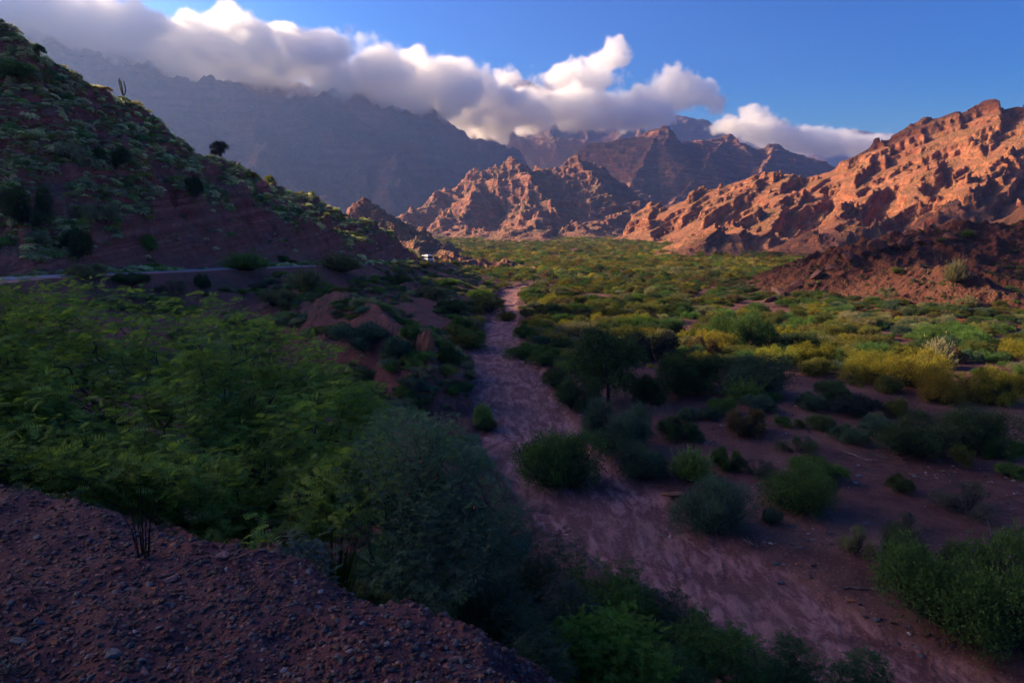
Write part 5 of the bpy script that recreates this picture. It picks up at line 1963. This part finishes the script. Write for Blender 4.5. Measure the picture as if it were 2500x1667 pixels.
ok = ((lb_ == 0) & (cl > 0.05)) | ((lb_ == 1) & (cl > 0.42))
x, y, g = x[ok], y[ok], g[ok]
r = 0.035 + 0.20 * rng.random(len(x)) ** 4
tt = np.array([STONE_C[k] for k in keys])[rng.choice(9, len(x), p=[.2, .12, .12, .12, .16, .1, .12, .02, .04])] * rng.uniform(0.7, 1.2, (len(x), 1))
gn_scatter('river_gravel', SO, np.stack([x, y, g + r * 0.1], 1), np.stack([r, r, r], 1), np.stack([np.zeros(len(x)), np.zeros(len(x)), rng.uniform(0, 6.28, len(x))], 1),
           rng.integers(0, 4, len(x)), tt, "scattered cobbles on the shaded flat beside the dry riverbed")


# ------------------------------------------------------------------ driftwood logs
def log(u0, v0, u1, v1, wpx, label, seed):
    rng = np.random.default_rng(seed)
    p, q = np.array(hit(u0, v0)), np.array(hit(u1, v1))
    r = wpx / F * p[1] / 2
    n = 7
    pts = [p + (q - p) * k / n + rng.normal(size=3) * r * np.array([1.5, 1.5, 0.5]) + np.array([0, 0, r * 1.2]) for k in range(n + 1)]
    segs = [(*pts[k], r * (1 - 0.08 * k), *pts[k + 1], r * (1 - 0.08 * (k + 1))) for k in range(n)]
    for k in (2, 4, 5):
        d = rng.normal(size=3)
        d[2] = abs(d[2]) * 0.6
        segs.append((*pts[k], r * 0.5, *(pts[k] + d * r * 7), r * 0.2))
    s = np.array(segs)
    s[:, 0:3] -= p
    s[:, 4:7] -= p
    V, Fc = tubes(s, 6)
    return add_obj('driftwood_log', mesh_np('driftwood_log', V, Fc, True), M['drytwig'], loc=p, label=label, category='driftwood')


log(2060, 1105, 2130, 1132, 5, "long grey driftwood log on the stony flat", 1)
log(2225, 1158, 2262, 1172, 3, "pale thin branch lying on the flat in front of the long dark shrub mass", 2)
log(2410, 1305, 2500, 1330, 9, "dead grey log lying behind the huge lower right shrub", 3)
log(1815, 1318, 1852, 1340, 4, "thin brown branch in front of the teal dome shrub", 4)
log(2060, 1437, 2190, 1444, 5, "dark half-buried root along the lower right riverbank", 5)
log(1990, 1148, 2040, 1146, 3, "short dark branch beside the rounded green shrub", 6)

# ------------------------------------------------------------------ cactus on the crest
M['cactus'] = simple_mat("dark_green_cactus_skin", (0.040, 0.062, 0.028), 0.7, 0.2, 3.0)


def ribbed_column(path, rad, ribs=9):
    """fluted column swept along a path"""
    V, Fq = [], []
    m = ribs * 2
    n = len(path)
    for i, p in enumerate(path):
        k = i / (n - 1)
        r = rad * (0.75 + 0.3 * math.sin(min(1, k * 3) * math.pi / 2)) * (1.0 if k < 0.85 else math.sqrt(max(0.0, 1 - ((k - 0.85) / 0.15) ** 2)) * 0.95 + 0.05)
        t = Vector(path[min(i + 1, n - 1)]) - Vector(path[max(i - 1, 0)])
        q = t.to_track_quat('Z', 'Y')
        for j in range(m):
            rr = r * (1.0 if j % 2 == 0 else 0.80)
            a = 2 * math.pi * j / m
            c = Vector(p) + q @ Vector((math.cos(a) * rr, math.sin(a) * rr, 0))
            V.append(c[:])
    for i in range(n - 1):
        for j in range(m):
            Fq.append((i * m + j, i * m + (j + 1) % m, (i + 1) * m + (j + 1) % m, (i + 1) * m + j))
    return mesh_np('column', np.array(V), np.array(Fq))


def bez(a, b_, c, d, n=18):
    out = []
    for i in range(n):
        t = i / (n - 1)
        out.append(tuple((1 - t) ** 3 * a[k] + 3 * (1 - t) ** 2 * t * b_[k] + 3 * (1 - t) * t * t * c[k] + t ** 3 * d[k] for k in range(3)))
    return out


cxx, cyc, czz = crest_pt(307, 150, 215)
m_px = 184 / F
cb = bpy.data.objects.new('cactus', None)
COL.objects.link(cb)
cb.location = (cxx, cyc, czz + 0.35)
cb['label'] = "tall many-armed cardon cactus standing alone on the hillside crest"
cb['category'] = 'cactus'
H = m_px


def cpt(u, v, dy=0.0):
    return ((u - 308) * H, dy, (236 - v) * H)


add_obj('trunk', ribbed_column([cpt(308, 252), cpt(308, 232), cpt(307.5, 224)] + [cpt(306 - k * 0.3, 222 - k * 4) for k in range(6)], 2.1 * H), M['cactus'], parent=cb)
for path, rr in [((cpt(307, 226), cpt(302, 220, .2), cpt(300, 205, .3), cpt(297.5, 188, .3)), 1.15 * H),
                 ((cpt(306, 210), cpt(304, 205), cpt(303, 195), cpt(301.5, 186)), 1.2 * H),
                 ((cpt(307, 222), cpt(307, 212, -.3), cpt(307, 203, -.3), cpt(306.5, 193, -.3)), 1.1 * H),
                 ((cpt(308, 226), cpt(315, 220), cpt(314.5, 208), cpt(310.5, 192.5)), 1.25 * H),
                 ((cpt(309, 222, .3), cpt(313, 216, .4), cpt(312, 208, .4), cpt(311, 201, .4)), 1.0 * H)]:
    add_obj('arm', ribbed_column(bez(*path), rr), M['cactus'], parent=cb)

# ------------------------------------------------------------------ bus on the road
M['bus_white'] = simple_mat("white_coach_paint", (0.80, 0.80, 0.82), 0.35, 0.03, 1.0, spec=0.5)
M['bus_glass'] = simple_mat("dark_tinted_glass", (0.015, 0.017, 0.022), 0.08, 0.1, 1.0, spec=0.6)
M['bus_trim'] = simple_mat("dark_rubber_trim", (0.025, 0.025, 0.028), 0.7, 0.1, 1.0)
M['bus_lamp'] = simple_mat("clear_lamp_lens", (0.55, 0.52, 0.45), 0.2, 0.1, 1.0, spec=0.6)


def rbox(name, mat, parent, x0, x1, y0, y1, z0, z1, bev=0.05):
    import bmesh
    bm = bmesh.new()
    bmesh.ops.create_cube(bm, size=1)
    for v in bm.verts:
        v.co = ((x0 + x1) / 2 + v.co.x * (x1 - x0), (y0 + y1) / 2 + v.co.y * (y1 - y0), (z0 + z1) / 2 + v.co.z * (z1 - z0))
    if bev:
        bmesh.ops.bevel(bm, geom=bm.edges[:], offset=bev, segments=2, affect='EDGES')
    me = bpy.data.meshes.new(name)
    bm.to_mesh(me)
    bm.free()
    return add_obj(name, me, M[mat], parent=parent)


bus = bpy.data.objects.new('bus', None)
COL.objects.link(bus)
bxx, byy, bzz_ = at(1051, 640.5, 305)
bus.location = (bxx, byy, gz1(bxx, byy) + 0.09)
bus['label'] = "white coach bus driving along the valley road past the hillside"
bus['category'] = 'bus'
# built facing -y, 2.6 m wide, 9.5 m long
rbox('body', 'bus_white', bus, -1.28, 1.28, 0.0, 9.5, 0.42, 2.95, 0.16)
rbox('roof_unit', 'bus_white', bus, -0.85, 0.85, 1.6, 5.4, 2.93, 3.25, 0.12)
rbox('windshield', 'bus_glass', bus, -1.12, 1.12, -0.035, 0.12, 1.62, 2.55, 0.03)
rbox('destination_panel', 'bus_glass', bus, -0.95, 0.95, -0.03, 0.1, 2.62, 2.84, 0.02)
rbox('bumper', 'bus_trim', bus, -1.26, 1.26, -0.12, 0.1, 0.40, 0.70, 0.04)
rbox('grille', 'bus_trim', bus, -0.55, 0.55, -0.03, 0.1, 0.85, 1.12, 0.02)
for sx in (-1, 1):
    rbox('headlight', 'bus_lamp', bus, sx * 0.95 - 0.17, sx * 0.95 + 0.17, -0.05, 0.1, 0.84, 1.08, 0.03)
    rbox('mirror', 'bus_trim', bus, sx * 1.48 - 0.09, sx * 1.48 + 0.09, -0.22, -0.05, 1.95, 2.4, 0.03)
    for k in range(6):
        rbox('window', 'bus_glass', bus, sx * 1.285 - 0.02, sx * 1.285 + 0.02, 0.75 + k * 1.42, 0.75 + k * 1.42 + 1.32, 1.70, 2.50, 0.0)
    for yy in (1.9, 7.4):
        segs = [(sx * 1.0, yy, 0.48, 0.48, sx * 1.27, yy, 0.48, 0.48)]
        V, Fc = tubes(segs, 20)
        cap = [tuple(range(20, 40))]
        wo = add_obj('wheel', mesh_np('wheel', V, Fc), M['bus_trim'], parent=bus)
        V, Fc = tubes([(sx * 1.05, yy, 0.48, 0.30, sx * 1.285, yy, 0.48, 0.24)], 16)
        hub = mesh_np('rim', V, [Fc, np.array([[16, 17, 18, 19]])])
        add_obj('rim', hub, M['bus_lamp'], parent=wo)
bus.rotation_euler = (0, 0, R(24))
bus.scale = (1.0, 1.0, 0.98)
